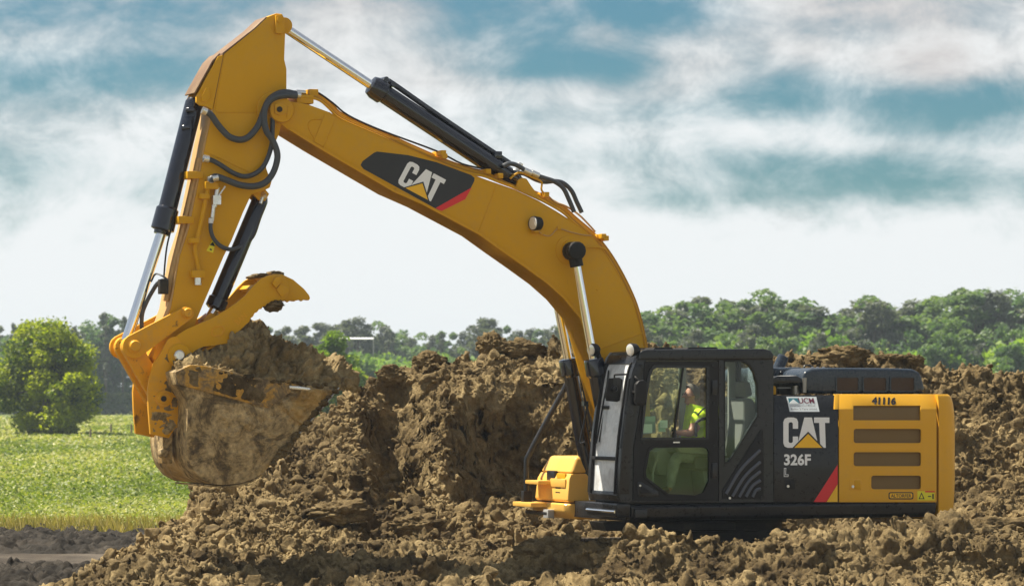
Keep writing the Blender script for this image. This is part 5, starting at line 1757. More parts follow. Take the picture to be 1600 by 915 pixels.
# ---- thumb
TH = [(263, 546), (271, 529), (282, 520), (293.5, 513), (333, 496), (355, 483), (370, 472.5), (383, 462), (396.5, 446), (407, 436), (418, 430.6), (427, 429), (438, 429.5), (446, 434), (452, 447), (451, 460), (444, 468.5), (436, 469.5),
      (430, 468), (427, 470.5), (424, 470), (421, 474), (417.5, 474), (415, 478), (411, 478.5), (409, 482.5), (405, 483), (402, 487.5), (398, 489), (396, 494), (392, 497), (389.5, 503), (384.5, 507), (370, 521), (355, 536.5), (333, 540), (318, 541.5), (306, 547), (297.5, 554), (293, 564), (285, 571.5), (275, 571), (266, 564)]
g = Geo(); g.prism(TH, .29, .345); thumb = g.build('thumb', 'yellow_paint', EX, .010, 2)
g = Geo(); g.prism(TH, -.345, -.29, .345); g.build('far_plate', 'yellow_paint', thumb, .010)
TIP = [(420, 431), (430, 427.5), (442, 428), (460, 436.5), (477, 451), (485, 461), (486.5, 466), (484, 469), (476, 468), (473, 470.5), (470, 468.2), (463, 469.5), (459, 468), (450, 470), (446, 468.5), (440, 470), (436, 468), (440, 452), (430, 438)]
for v in (.20, -.345):
    g = Geo(); g.prism(TIP, v, v + .06, .30); g.build('tip_plate', 'yellow_paint', thumb, .008)
g = Geo(); g.prism([(420, 433), (428, 430.5), (439, 431), (436, 436), (424, 438)], -.30, .20, .3); g.prism([(398, 450), (404, 444), (408, 447), (401, 454)], -.30, .29, .345)
g.prism([(350, 492), (356, 488), (366, 500), (358, 508)], -.30, .29, .345); g.prism([(447, 455), (452, 452), (456, 466), (450, 467)], -.3, .2, .3); g.build('cross_plates', 'yellow_paint', thumb, .004)['kind'] = 'stuff'
# knuckle block by the tip and a pocket in the side
g = Geo(); g.prism([(425.5, 443), (430, 434), (438, 430.5), (441, 432), (438, 443), (432, 450)], .346, .40); g.build('lug', 'yellow_paint', thumb, .01)
g = Geo(); g.prism([(432, 452), (438, 443), (450, 449), (452, 456), (440, 464)], .346, .375); g.build('lug', 'yellow_paint', thumb, .01)
g = Geo(); g.tube([P(331, 518, .347), P(333, 512, .347), P(338, 510, .347), P(347, 510, .347), P(350, 513, .347), P(349, 518, .347), P(345, 523, .347), P(336, 524.5, .347), P(331, 523, .347), P(331, 518, .347)], .008, 6, 2); g.build('pocket_edge', 'yellow_worn', thumb)
text_on('cast_mark', 'BAN', (366, 501), (381, 488), (372, 507.5), .349, 'yellow_worn', thumb, .02)
g = Geo(); p = P(279.5, 555, .346); g.lathe(p, p + Vector((0, .05, 0)), [(0, .15), (.6, .148), (1, .13)], 26); g.build('pivot_boss', 'yellow_paint', thumb)
g = Geo(); p = P(279.5, 555, .396); g.lathe(p, p + Vector((0, .05, 0)), [(0, .066), (.7, .066), (1, .05)], 18); g.build('pivot_bolt', 'zinc', thumb)
g = Geo(); p = P(279.5, 555, .345); g.cyl((p.x, -.36, p.z), (p.x, .33, p.z), .075, 18); g.build('pivot_pin', 'steel', thumb)
g = Geo(); g.prism([(312, 549), (330, 541), (345, 538), (330, 546), (318, 551)], -.29, .27, .345); g.build('stop_plate', 'yellow_worn', thumb, .004)
# lump of soil stuck under the thumb
V, F = clod_shape(4, 41)
V = V * np.array([.11, .2, .075]); p = P(426, 476, .2)
mesh_np('stuck_soil', V + np.array(p), F, 'soil_damp', EX, smooth=True)
rngc = np.random.default_rng(2)
VV, FF, o_ = [], [], 0
for x, y in [(392, 433), (402, 431), (411, 430), (420, 429.5), (428, 426.5), (436, 427.5), (398, 432), (425, 427)]:
    V, F = clod_shape(2, int(x)); q = P(x, y, rngc.uniform(-.2, .2)); VV.append(V * np.array([.07, .1, .035]) + np.array(q)); FF.append(F + o_); o_ += len(V)
mesh_np('stuck_soil', np.concatenate(VV), np.concatenate(FF), 'soil_damp', EX, smooth=True)['kind'] = 'stuff'


# ---- soil load in the bucket (rests in it: a thing of its own)
def load():
    TOP = [(274, 578), (292, 566), (310, 553), (330, 543), (352, 532), (372, 516), (386, 509), (392, 509), (404, 514), (419, 524), (434, 534), (452, 541), (470, 548), (490, 557), (506, 566), (518, 573), (528, 579), (535, 584), (537, 589), (533, 596), (528, 602)]
    BASE = [(280, 584), (297, 575), (312, 575), (330, 578), (350, 582), (372, 587), (388, 590), (394, 591), (406, 593), (420, 596), (436, 599), (453, 602), (471, 604), (490, 606), (505, 607), (519, 607), (528, 607), (532, 606), (533, 605), (532, 604), (529, 604)]
    # silhouette of the heap seen square on: its ridge lies near the bucket's middle
    n, m_ = 220, 200
    s = np.linspace(0, 1, n)
    k = np.linspace(0, 1, len(TOP))
    tp = [P(a, b_, 0.0) for a, b_ in TOP]; bp = [P(a, b_, .76) for a, b_ in BASE]
    tu, tw = np.interp(s, k, [p.x for p in tp]), np.interp(s, k, [p.z for p in tp])
    bu, bw = np.interp(s, k, [p.x for p in bp]), np.interp(s, k, [p.z for p in bp])
    # keep the section roughly square to the bucket mouth
    th = np.linspace(0, math.pi, m_)
    vv = np.cos(th) * .755; hh = np.sin(th) ** 1.25
    ex = np.interp(s, [0, .35, .5, .8, 1], [3.2, 2.8, 1.9, 1.1, 1.0])
    hh = np.sin(th)[None, :] ** ex[:, None]
    U = bu[:, None] + (tu - bu)[:, None] * hh
    W = bw[:, None] - .03 + (tw - bw + .03)[:, None] * hh
    VV = np.repeat(vv[None, :], n, 0)
    p = np.stack([U, VV, W], 2).reshape(-1, 3)
    N = grid_normals(U, VV, W).reshape(-1, 3)
    cen = np.array([np.mean(bu), 0, np.mean(bw) - .2])
    sg = np.sign(np.sum(N * (p - cen), 1)); N = N * sg[:, None]
    e = np.repeat(np.sin(th)[None, :], n, 0).ravel(); e = sm(0, .25, e)
    d = e * (0.12 * chunks(p, .30, 150) + .075 * chunks(p, .14, 160) + .045 * chunks(p, .07, 170) + .03 * fbm(p * 8, 3, .6, 180) - .055)
    p = p + N * d[:, None]
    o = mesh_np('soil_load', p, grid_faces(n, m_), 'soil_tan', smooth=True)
    o.location = (MX, MY, 0); o.rotation_euler = (0, 0, PHI)
    tag(o, 'heap of lumpy brown soil filling the raised bucket', 'soil heap')


load()

# ------------------------------------------------------------------ cab
VC0, VC1 = .50, 1.45
FRONT = [(994, 566), (990, 577), (986, 594), (980, 637), (974, 682), (970, 730), (968, 772)]
OUT = [(996, 558), (1003, 549), (1196, 547), (1205, 550), (1208.5, 566), (1208.5, 784), (970, 784), (968, 772), (970, 730), (974, 682), (980, 637), (986, 594), (990, 577)]
DOOR_OPEN = [(1010, 563), (1123.5, 563), (1123.5, 782), (988, 782), (989, 700), (999, 640), (1007, 572)]
REARWIN = [(1133, 565), (1162, 565), (1171, 571), (1178, 582), (1183, 602), (1183, 649), (1139, 721), (1133, 721)]
g = Geo(); g.holes(OUT, [list(reversed(DOOR_OPEN)), list(reversed(REARWIN))], VC1 - .055, VC1)
cab = g.build('cab', 'black_paint', EX)
FARWIN = [(1016, 574), (1112, 572), (1112, 690), (1004, 690)]
FARWIN2 = [(1122, 572), (1190, 572), (1190, 690), (1122, 690)]
g = Geo(); g.holes(OUT, [list(reversed(FARWIN)), list(reversed(FARWIN2))], VC0 - .04, VC0, VC1); g.build('far_side', 'console_grey', cab)
for w_ in (FARWIN, FARWIN2):
    g = Geo(); g.prism(w_, VC0 - .024, VC0 - .018, VC1); g.build('window_pane', 'glass_clear', cab)
# roof with hatch covers
g = Geo(); ROOF = [(999, 552), (1003, 547.5), (1012, 545.6), (1194, 544.4), (1204, 547), (1209, 553), (1209, 562), (997.5, 562)]
g.prism(ROOF, VC1 - .16, VC1 + .02); g.prism(ROOF, VC0 - .05, VC0 + .07)
roof = g.build('roof', 'black_paint', cab, .04, 4)
g = Geo(); g.prism([(1000, 550), (1004, 548.5), (1024, 547.0), (1024, 561), (1000, 561)], VC0 + .07, VC1 - .16, VC1); g.prism([(1150, 546.5), (1204, 548.5), (1207, 561), (1150, 561)], VC0 + .07, VC1 - .16, VC1)
g.build('roof_beams', 'black_paint', cab)
for x0, x1 in ((1024, 1086.5), (1087.5, 1150)):
    g = Geo(); g.prism([(x0, 549), (x1, 549), (x1, 551), (x0, 551)], VC0 + .07, VC1 - .16, VC1); g.build('skylight', 'glass_clear', cab)
for x0, x1 in ((1020, 1052), (1072, 1122)):
    g = Geo(); q_ = [(x0, 545.8), (x0 + 2, 542.4), (x1 - 4, 542.0), (x1, 545.8)]
    g.prism(q_, 1.235, 1.27, 1.25); g.prism(q_, .56, .595, 1.25); g.prism([(x0, 545.8), (x0 + 1.5, 543.2), (x0 + 4.5, 543.0), (x0 + 4.5, 545.8)], .595, 1.235, 1.25); g.prism([(x1 - 4.5, 545.8), (x1 - 5, 543), (x1 - 3, 543), (x1, 545.8)], .595, 1.235, 1.25)
    g.build('roof_hatch', 'black_plastic', cab, .006)
# rear wall: lower panel, two posts, pane
ur = P(1206, 700, VC1).x
wb, wm, wt = P(1200, 783, VC1).z, P(1200, 655, VC1).z, P(1200, 560, VC1).z
g = Geo(); g.box((ur, VC0, wb), (ur + .05, VC1 - .06, wm)); g.build('rear_panel', 'console_grey', cab, .006)
g = Geo(); g.box((ur + .01, VC0 + .02, wm), (ur + .016, VC1 - .07, wt)); g.build('window_pane', 'glass_clear', cab)
g = Geo(); g.box((ur - .001, VC0, wm), (ur + .05, VC0 + .06, wt)); g.box((ur - .001, VC1 - .13, wm), (ur + .05, VC1 - .06, wt)); g.build('rear_posts', 'black_plastic', cab)
# floor and lower front
uf = P(975, 780, VC1).x
g = Geo(); g.box((ur, VC0, wb - .01), (uf - .03, VC1 - .055, wb + .05)); g.build('floor', 'black_plastic', cab)
fu = [P(a, b_, VC1) for a, b_ in FRONT]


def front_bar(name, v0, v1, d0, d1, mat, bev=.008):
    """bar following the curve of the windshield"""
    g = Geo(); g.prism_uw([(p.x + d1, p.z) for p in fu] + [(p.x + d0, p.z) for p in reversed(fu)], v0, v1)
    return g.build(name, mat, cab, bev)


front_bar('pillar', VC1 - .10, VC1 + .004, -.13, .012, 'black_paint', .014)
front_bar('pillar', VC0 - .042, VC0 + .06, -.13, .012, 'black_paint', .014)
front_bar('trim', VC1 - .135, VC1 - .10, -.05, .028, 'black_plastic', .006)
front_bar('trim', VC0 + .06, VC0 + .085, -.05, .028, 'black_plastic', .006)
# header, sill, middle rail
top, botm = fu[0], fu[-1]
g = Geo(); g.prism([(993, 568), (998, 556), (1004, 549), (1010, 552), (1006, 570)], VC0 - .03, VC1 - .056, VC1); g.build('header', 'black_paint', cab, .01)
g = Geo(); p = P(970.6, 716.5, VC1); g.box((p.x - .03, VC0 + .05, p.z - .022), (p.x + .022, VC1 - .1, p.z + .022)); g.build('window_rail', 'black_plastic', cab, .006)
g = Geo(); g.prism([(967, 774), (970, 784), (990, 784), (990, 768), (968, 768)], VC0 - .03, VC1 - .056, VC1); g.build('sill', 'black_paint', cab, .01)
# glass of the front


def front_glass(i0, i1, name):
    pts = fu[i0:i1]
    V = [(p.x - .015, VC0 + .06, p.z) for p in pts] + [(p.x - .015, VC1 - .1, p.z) for p in pts]
    n = len(pts)
    g = Geo(); g.add(V, [(k, k + 1, k + 1 + n, k + n) for k in range(n - 1)])
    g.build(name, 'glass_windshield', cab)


front_glass(0, 7, 'windshield')
# step-like cab base below the windshield
g = Geo(); b0, b1 = P(966, 790, VC1), P(972, 808, VC1)
g.extr_u([(VC0 - .02, b1.z), (VC1 - .02, b1.z), (VC1 + .0, b0.z - .02), (VC1, b0.z + .03), (VC0 - .03, b0.z + .03), (VC0 - .03, b0.z - .02)], uF + .002, b0.x + .02)
base = g.build('cab_base', 'black_paint', EX, .025, 3)
g = Geo(); zz = (b0.z + b1.z) / 2; g.cyl((b0.x + .02, VC0 + .02, zz + .0), (b0.x + .02, VC1 - .04, zz), .022, 10); g.build('trim_strip', 'chrome', base)

# door with its panes
DO = [(1008.5, 564), (1122.5, 564), (1122.5, 781), (989.5, 781), (990.5, 700), (1000, 640), (1007, 575)]
UPW = [(1025, 574.5), (1104.5, 574.5), (1104.5, 683), (1004, 683), (1011, 620), (1017, 586), (1020.5, 577.5)]
LWW = [(1023, 699), (1100, 698.5), (1106, 701), (1108, 706), (1108, 750), (1099, 769.5), (1088, 773.4), (1045, 771), (1010.5, 745), (1009, 737), (1015.5, 704)]
g = Geo(); g.holes(DO, [list(reversed(UPW)), list(reversed(LWW))], VC1 - .03, VC1 + .012)
door = g.build('cab_door', 'black_plastic', EX)


def rim(name, pts, w, v0, v1, mat, parent):
    cx = sum(a for a, b_ in pts) / len(pts); cy = sum(b_ for a, b_ in pts) / len(pts)
    outp = []
    for a, b_ in pts:
        d = math.hypot(a - cx, b_ - cy); outp.append((a + (a - cx) / d * w, b_ + (b_ - cy) / d * w))
    g = Geo(); g.holes(outp, [list(reversed(pts))], v0, v1); return g.build(name, mat, parent)


rim('window_frame', UPW, 5, VC1 + .012, VC1 + .030, 'black_paint', door)
rim('window_frame', LWW, 4, VC1 + .012, VC1 + .022, 'black_plastic', door)
g = Geo(); g.prism([(1025, 574.5), (1067.5, 574.5), (1053, 683), (1004, 683), (1011, 620), (1017, 586), (1020.5, 577.5)], VC1 - .012, VC1 - .006); g.build('window_pane', 'glass_deep_green', door)
g = Geo(); g.prism([(1068, 574.5), (1104.5, 574.5), (1104.5, 683), (1053.5, 683)], VC1 - .020, VC1 - .014); g.build('window_pane', 'glass_clear', door)
g = Geo(); g.prism([(a, b_) for a, b_ in LWW], VC1 - .012, VC1 - .006); g.build('window_pane', 'glass_deep_green', door)
g = Geo(); g.prism([(1066.5, 574.5), (1069, 574.5), (1054.5, 683), (1051.5, 683)], VC1 - .005, VC1 + .02); g.build('window_divider', 'black_plastic', door, .003)
g = Geo(); g.prism([(997, 752), (1003, 753), (1029, 768), (1029, 775), (999, 775), (997, 772)], VC1 + .012, VC1 + .024); dh = g.build('handle_recess', 'black_paint', door, .004)
g = Geo(); g.prism([(1001, 757), (1012, 764), (1020, 770), (1001, 771)], VC1 + .024, VC1 + .034); g.build('handle', 'black_plastic', door, .004)
g = Geo(); p = P(999.5, 758, VC1 + .02); g.cyl(p, p + Vector((0, .02, 0)), .013, 10); g.build('lock', 'zinc', door)
for y0, y1 in ((594, 616), (723, 746)):
    g = Geo(); g.prism([(1113, y0), (1121, y0), (1121, y1), (1113, y1)], VC1 + .012, VC1 + .04); g.build('hinge', 'black_paint', door, .008)
for x, y in ((1115.5, 629), (1113, 570), (1014, 571), (1116, 696), (1002, 571), (1193, 566), (1006, 691)):
    g = Geo(); p = P(x, y, VC1 + .012); g.cyl(p, p + Vector((0, .012, 0)), .014, 8); g.build('bolt', 'black_paint', door)
g = Geo(); p = P(1057, 690.5, VC1 + .012); g.box((p.x - .045, p.y, p.z - .008), (p.x + .045, p.y + .004, p.z + .008)); g.build('maker_plate', 'zinc', door)
# rear quarter pane and louvred vent panel
g = Geo(); g.prism(REARWIN, VC1 - .03, VC1 - .024); g.build('window_pane', 'glass_green', cab)
rim('window_frame', REARWIN, 3, VC1, VC1 + .008, 'black_plastic', cab)
g = Geo(); g.prism([(1189, 671), (1192, 672), (1193.5, 700), (1193.5, 779), (1129, 779), (1129, 765)], VC1, VC1 + .014); vp = g.build('vent_panel', 'black_plastic', EX, .006)
# sloping louvres
for (xa, ya), (xb, yb) in (((1134.5, 771), (1187.5, 703)), ((1144.5, 775), (1188, 721)), ((1155, 775.5), (1188, 736)), ((1165.5, 775.5), (1188, 750)), ((1176, 775.5), (1188, 763))):
    mid = ((xa + xb) / 2 - 3.0 * (yb - ya) / -60, (ya + yb) / 2 - 4.0)
    g = Geo(); g.tube([P(a, b_, VC1 + .014) for a, b_ in ((xa, ya), mid, (xb, yb))], .022, 8, 5); g.build('louvre', 'louvre_grey', vp)
for x, y in ((1140, 777.5), (1190, 777), (1188, 690)):
    g = Geo(); p = P(x, y, VC1 + .014); g.cyl(p, p + Vector((0, .012, 0)), .016, 8); g.build('bolt', 'zinc' if x == 1140 else 'black_paint', vp)

# work lights, mirrors, wiper, grab rails


def head_light(px, py, v, s=1.0):
    c = P(px, py, v)
    g = Geo(); d = Vector((.93, .25, -.1)).normalized()
    g.lathe(c - d * .09 * s, c + d * .04 * s, [(0, .035 * s), (.3, .07 * s), (.8, .085 * s), (1, .082 * s)], 16)
    o = g.build('work_light', 'black_plastic', EX)
    g = Geo(); g.lathe(c + d * .038 * s, c + d * .052 * s, [(0, .077 * s), (.6, .072 * s), (1, .04)], 16); g.build('lens', 'lamp_lens', o)
    g = Geo(); g.tube([c - d * .06, c + Vector((-.09, 0, -.10)), c + Vector((-.13, 0, -.17))], .028, 8, 3); g.build('bracket', 'black_plastic', o)


head_light(927, 546, .5)
head_light(988.5, 546, 1.38)
g = Geo(); mp_ = [(950, 593), (953, 590.5), (968, 589.5), (973, 592), (972, 610), (969, 625), (965, 627.5), (948, 626), (946.5, 620)]
g.prism(mp_, 1.00, 1.035, 1.03)
# mirror head stands ahead of the windshield
off_u = .32
mz = [P(a, b_, 1.16) for a, b_ in mp_]
g = Geo(); c0 = sum(mz, Vector()) / len(mz)
V = []
for k, dv in ((0, 0), (1, .03)):
    for p in mz: V.append((p.x + dv, p.y + (p.x - c0.x) * 0, p.z))
g = Geo(); g.prism(mp_, 1.13, 1.16, 1.16); mir = g.build('mirror', 'black_plastic', EX, .008)
g = Geo(); g.tube([P(992, 584, 1.40), P(976, 584.5, 1.30), P(962, 585, 1.22), P(960, 588, 1.20), P(960, 605, 1.19)], .012, 8, 2)
p = P(959.5, 607, 1.16); g.lathe(p, p + Vector((0, .05, 0)), [(0, .045), (.6, .04), (1, .025)], 12); g.build('arm', 'black_paint', mir)
g = Geo(); g.prism([(994, 600), (999, 594), (1007, 593), (1012, 598), (1011, 630), (1006, 634), (995, 633), (993, 626)], VC1 + .02, VC1 + .10); m2 = g.build('mirror', 'black_plastic', EX, .02, 3)
g = Geo(); g.tube([P(988, 613, VC1 + .03), P(997, 613, VC1 + .06)], .02, 8, 0); g.tube([P(990, 586, VC1 - .02), P(996, 592, VC1 + .05), P(1002, 600, VC1 + .06)], .016, 8, 3); g.build('arm', 'black_plastic', m2)
g = Geo(); g.tube([P(951, 578, .72), P(948.5, 600, .72), P(944, 622, .72), P(940, 645, .72), P(934, 680, .72), P(931.5, 692, .72)], .012, 6, 3)
g.tube([P(954, 584, .70), P(950, 612, .70), P(942, 655, .70), P(936, 690, .70)], .008, 6, 3)
wp = g.build('wiper', 'black_plastic', EX)
g = Geo(); p = P(947, 636, .72); g.box((p.x - .03, .66, p.z - .02), (p.x + .04, .86, p.z + .02)); g.build('wiper_motor', 'black_plastic', wp, .006)
g = Geo(); g.tube([P(986, 590, VC1 - .02), P(982, 596, VC1 - .02), P(977, 640, VC1 - .02), P(970, 700, VC1 - .02)], .012, 6, 3); g.build('grab_rail', 'black_paint', EX)
g = Geo(); g.tube([P(918.5, 632, .42), P(912, 662, .40), P(906.5, 690, .40), P(914, 690, .46)], .014, 6, 3); p = P(914, 630, .42); g.box((p.x - .03, .38, p.z - .03), (p.x + .03, .46, p.z + .03)); g.build('grab_rail', 'black_paint', EX)

# ---- inside the cab
sv0, sv1 = .72, 1.22
g = Geo()
g.prism([(1152, 622), (1166, 622), (1176, 640), (1168, 690), (1160, 720), (1142, 720), (1146, 690), (1152, 655)], sv0 + .03, sv1 - .03, 1.0)
seat = g.build('operator_seat', 'seat_fabric', EX, .04, 3)
g = Geo(); g.prism([(1075, 712), (1150, 716), (1150, 734), (1075, 731)], sv0, sv1, 1.0); g.build('seat_cushion', 'seat_fabric', seat, .03, 3)
g = Geo(); g.prism([(1156, 596), (1166, 596), (1170, 618), (1158, 620)], sv0 + .1, sv1 - .1, 1.0); g.build('headrest', 'seat_fabric', seat, .03, 3)
g = Geo(); g.prism([(1090, 734), (1150, 736), (1145, 772), (1095, 772)], sv0 + .06, sv1 - .06, 1.0); g.build('seat_base', 'console_grey', seat, .02)
for v in (1.25, .60):
    g = Geo(); g.prism([(1052, 694), (1060, 690), (1130, 692), (1134, 712), (1060, 706)], v - .05, v + .05, 1.25); cs_ = g.build('console', 'console_grey', EX, .015)
    g = Geo(); g.lathe(P(1058, 692, v), P(1052, 670, v), [(0, .03), (.4, .02), (.6, .028), (.9, .035), (1, .02)], 10); g.build('joystick', 'black_plastic', cs_)
g = Geo(); g.tube([P(1087.5, 682, 1.34), P(1087.5, 664, 1.34), P(1090, 658, 1.34), P(1098, 654, 1.34), P(1110, 652, 1.34)], .020, 8, 3); g.build('inner_rail', 'black_plastic', EX)
g = Geo(); g.prism([(1006, 652), (1024, 649), (1025, 676), (1005, 678)], .58, .62, .62); mo = g.build('monitor', 'console_grey', EX, .01)
g = Geo(); g.prism([(1008, 654), (1022, 652), (1023, 672), (1007, 674)], .621, .626, .62); g.build('screen', 'screen', mo)
for (x0, y0, x1, y1, mt) in ((1005, 662, 1019, 676, 'label_white'), (1031, 656, 1043, 668, 'label_white'), (1008, 650, 1024, 658, 'screen'), (1029, 660, 1040, 674, 'screen')):
    g = Geo(); g.prism([(x0, y0), (x1, y0), (x1, y1), (x0, y1)], 1.36, 1.364, 1.364); g.build('pale_square', mt, mo)  # small pale and greenish squares just inside the door glass
# pedals and travel levers
g = Geo()
for v in (.85, 1.02):
    g.tube([P(1022, 770, v), P(1020, 740, v), P(1026, 718, v)], .016, 8, 3); g.lathe(P(1026, 720, v), P(1028, 706, v), [(0, .02), (.5, .03), (1, .02)], 8)
g.build('levers', 'console_grey', EX)['kind'] = 'stuff'
g = Geo(); g.prism([(1020, 705), (1040, 700), (1052, 716), (1048, 742), (1030, 742)], .62, .9, .9); g.build('front_console', 'console_grey', EX, .02)

# ------------------------------------------------------------------ operator
def skin_mesh(name, joints, edges, root, sub=2):
    """one continuous surface grown round a jointed line figure: joints {name: (co, rx, ry)}"""
    names = list(joints)
    me = bpy.data.meshes.new(name)
    me.from_pydata([tuple(joints[n][0]) for n in names], [(names.index(a), names.index(b_)) for a, b_ in edges], [])
    o = bpy.data.objects.new(name, me); col.objects.link(o)
    md = o.modifiers.new('skin', 'SKIN'); md.use_smooth_shade = True; md.branch_smoothing = 0.5
    for i, n in enumerate(names):
        sv = me.skin_vertices[0].data[i]
        sv.radius = joints[n][1:]
        sv.use_root = (n == root)
    if sub:
        s = o.modifiers.new('sub', 'SUBSURF'); s.levels = sub; s.render_levels = sub
    dg = bpy.context.evaluated_depsgraph_get()
    m2 = bpy.data.meshes.new_from_object(o.evaluated_get(dg))
    bpy.data.objects.remove(o); bpy.data.meshes.remove(me)
    m2.name = name
    m2.shade_smooth()
    return m2


def operator():
    VP = .97
    pel = P(1114, 706, VP)
    chest = P(1090, 664, VP); neck = P(1087, 638, VP); head0 = P(1079, 629.5, VP)
    J, E = {}, []

    def j(n, co, rx, ry=None): J[n] = (Vector(co), rx, ry or rx)

    def e(*ns):
        for a, b_ in zip(ns, ns[1:]): E.append((a, b_))
    j('pelvis', pel, .16, .18); j('waist', P(1086, 687, VP), .24, .21); j('chest', chest, .19, .21); j('upper', P(1096, 643, VP), .14, .17); j('neck', neck, .066); j('neck2', P(1083.5, 631, VP), .062)
    e('pelvis', 'waist', 'chest', 'upper', 'neck', 'neck2')
    for s, tagn in ((1, 'l'), (-1, 'r')):
        vs = VP + s * .21
        j('sh' + tagn, P(1095, 648, vs), .108); j('el' + tagn, P(1080, 677, VP + s * .26), .062); j('fo' + tagn, P(1070, 676, VP + s * .27), .052); j('wr' + tagn, P(1061, 676, VP + s * .28), .034); j('pa' + tagn, P(1055, 675, VP + s * .28), .030, .020)
        e('upper', 'sh' + tagn, 'el' + tagn, 'fo' + tagn, 'wr' + tagn, 'pa' + tagn)
        for k in range(4):     # four fingers curled over the joystick
            dv = (k - 1.5) * .018
            a = P(1051.5, 674, VP + s * .28 + dv); b_ = a + Vector((.022, 0, -.016 + .003 * k)); c = b_ + Vector((.000, 0, -.022))
            j(f'f{k}a{tagn}', a, .0095); j(f'f{k}b{tagn}', b_, .009); j(f'f{k}c{tagn}', c, .0075)
            e('pa' + tagn, f'f{k}a{tagn}', f'f{k}b{tagn}', f'f{k}c{tagn}')
        a = P(1056, 677, VP + s * .28) + Vector((.01, -s * .035, -.01))
        j('ta' + tagn, a, .011); j('tb' + tagn, a + Vector((.025, s * .01, -.012)), .009)
        e('pa' + tagn, 'ta' + tagn, 'tb' + tagn)
        hv = VP + s * .10
        j('hip' + tagn, P(1112, 712, hv), .095); j('kn' + tagn, P(1056, 713, VP + s * .15), .068); j('sh2' + tagn, P(1050, 738, VP + s * .15), .058); j('an' + tagn, P(1046, 764, VP + s * .14), .042); j('to' + tagn, P(1030, 769, VP + s * .15), .038, .03)
        e('pelvis', 'hip' + tagn, 'kn' + tagn, 'sh2' + tagn, 'an' + tagn, 'to' + tagn)
    # head: grown on the same body
    def H(du, dw): return head0 + Vector((du, 0, dw))
    j('jaw', H(.015, .022), .066, .058); j('mid', H(.015, .095), .082, .070); j('cran', H(-.012, .165), .078, .070); j('crown', H(-.02, .205), .05, .05)
    e('neck2', 'jaw', 'mid', 'cran', 'crown')
    j('nose', H(.100, .088), .014, .012); j('nosetip', H(.122, .072), .012, .011); j('chin', H(.070, -.004), .026, .028)
    e('mid', 'nose', 'nosetip'); e('jaw', 'chin')
    for s in (1, -1):
        j(f'ear{s}', H(-.012, .085) + Vector((0, s * .078, 0)), .018, .012); e('mid', f'ear{s}')
    body = skin_mesh('person', J, E, 'pelvis', 2)
    body.materials.clear(); body.materials.append(MAT['skin'])
    o = bpy.data.objects.new('person', body); col.objects.link(o)
    o.location = (MX, MY, 0); o.rotation_euler = (0, 0, PHI)
    tag(o, 'person in a lime high-visibility shirt and glasses seated in the cab at the controls', 'person')

    def cloth_part(name, keys, edges, grow, root, mat, alter=None):
        JJ = {k: (J[k][0], J[k][1] + grow, J[k][2] + grow) for k in keys}
        if alter: JJ.update(alter)
        m_ = skin_mesh(name, JJ, edges, root, 2)
        m_.materials.clear(); m_.materials.append(MAT[mat])
        c = bpy.data.objects.new(name, m_); col.objects.link(c); c.parent = o
        return c
    alt = {}
    ed = [('pelvis', 'waist'), ('waist', 'chest'), ('chest', 'upper'), ('upper', 'neck')]
    for t in 'lr':
        el = J['sh' + t][0].lerp(J['el' + t][0], .78)
        alt['sl' + t] = (el, .108, .108)
        ed += [('upper', 'sh' + t), ('sh' + t, 'sl' + t)]
    alt['neck'] = (J['neck'][0] - Vector((0, 0, .012)), .072, .075)
    cloth_part('shirt', ['pelvis', 'waist', 'chest', 'upper', 'neck', 'shl', 'shr'], ed, .022, 'chest', 'hivis_shirt', alt)
    ks, ed = ['pelvis'], []
    for t in 'lr':
        ks += ['hip' + t, 'kn' + t, 'sh2' + t, 'an' + t]
        ed += [('pelvis', 'hip' + t), ('hip' + t, 'kn' + t), ('kn' + t, 'sh2' + t), ('sh2' + t, 'an' + t)]
    cloth_part('trousers', ks, ed, .018, 'pelvis', 'trousers')
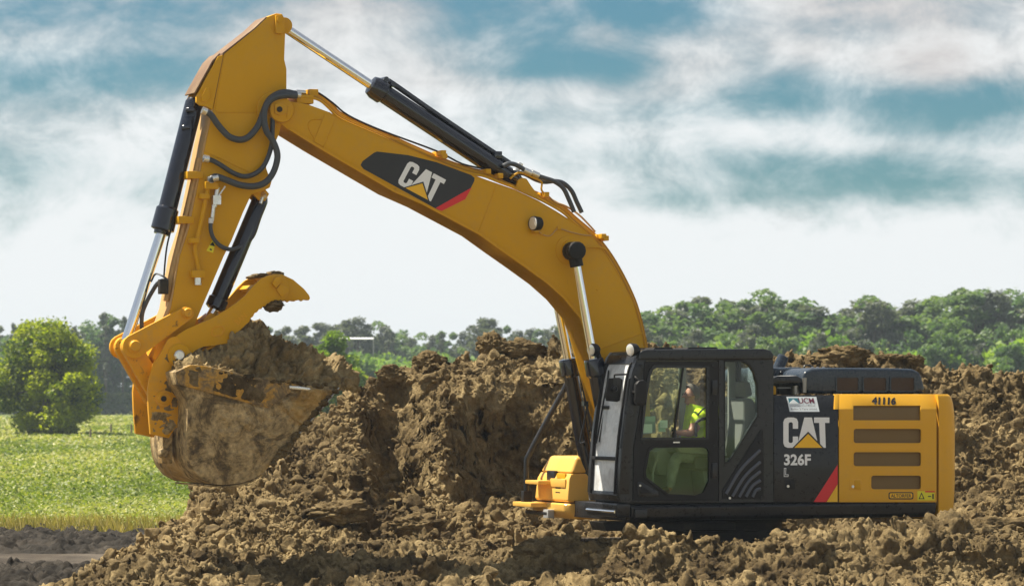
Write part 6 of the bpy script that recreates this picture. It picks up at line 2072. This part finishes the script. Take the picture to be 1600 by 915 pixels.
    for t in 'lr':
        cloth_part('boot', ['an' + t, 'to' + t], [('an' + t, 'to' + t)], .014, 'an' + t, 'boots')
    # hair cap, combed back
    V, F = ico(4)
    V = V * (1 + .03 * fbm(V * 6, 3, .6, 7))[:, None]
    keep = (V[:, 0] < 0.30 + 0.55 * (V[:, 2] - .25)) & (V[:, 2] > -.62)
    Fk = F[keep[F].all(1)]
    V = V * np.array([.112, .092, .122]) + np.array(H(-.012, .128))
    mesh_np('hair', V, Fk, 'grey_hair', o, smooth=True)
    g = Geo()
    for s in (1, -1):
        c = H(.086, .108) + Vector((0, s * .034, 0))
        g.tube([c + Vector((0, .026 * math.cos(a), .018 * math.sin(a))) for a in np.linspace(0, 2 * math.pi, 11)], .0035, 5, 0)
        g.tube([c + Vector((0, s * .026, .004)), H(.04, .112) + Vector((0, s * .076, 0)), H(-.015, .105) + Vector((0, s * .082, 0))], .0035, 5, 0)
    g.tube([H(.09, .11) + Vector((0, .008, 0)), H(.09, .11) + Vector((0, -.008, 0))], .0035, 5, 0)
    g.build('glasses', 'black_plastic', o)
    # reflective braces of the shirt
    g = Geo()
    g.tube([P(1103, 636, VP + .25), P(1097, 640, VP + .29), P(1090, 648, VP + .30)], .012, 6, 4)
    g.build('shirt_piping', 'black_plastic', o)
    return o


operator()

# ------------------------------------------------------------------ haze between the camera and the far trees
HAZE = 0.0003
if HAZE > 0:
    m = bpy.data.materials.new('haze'); m.use_nodes = True
    nt = m.node_tree; nt.nodes.clear()
    out = nt.nodes.new('ShaderNodeOutputMaterial')
    pv = nt.nodes.new('ShaderNodeVolumePrincipled')
    pv.inputs['Density'].default_value = HAZE
    pv.inputs['Color'].default_value = (0.74, 0.87, 1.0, 1)
    pv.inputs['Anisotropy'].default_value = 0.2
    nt.links.new(pv.outputs[0], out.inputs['Volume'])
    MAT['haze'] = m
    lo, hi = (-1450, -80, -1.2), (1450, 1650, 24)
    g = Geo(); g.box(lo, hi)
    tag(g.build('haze', 'haze'), kind='stuff')
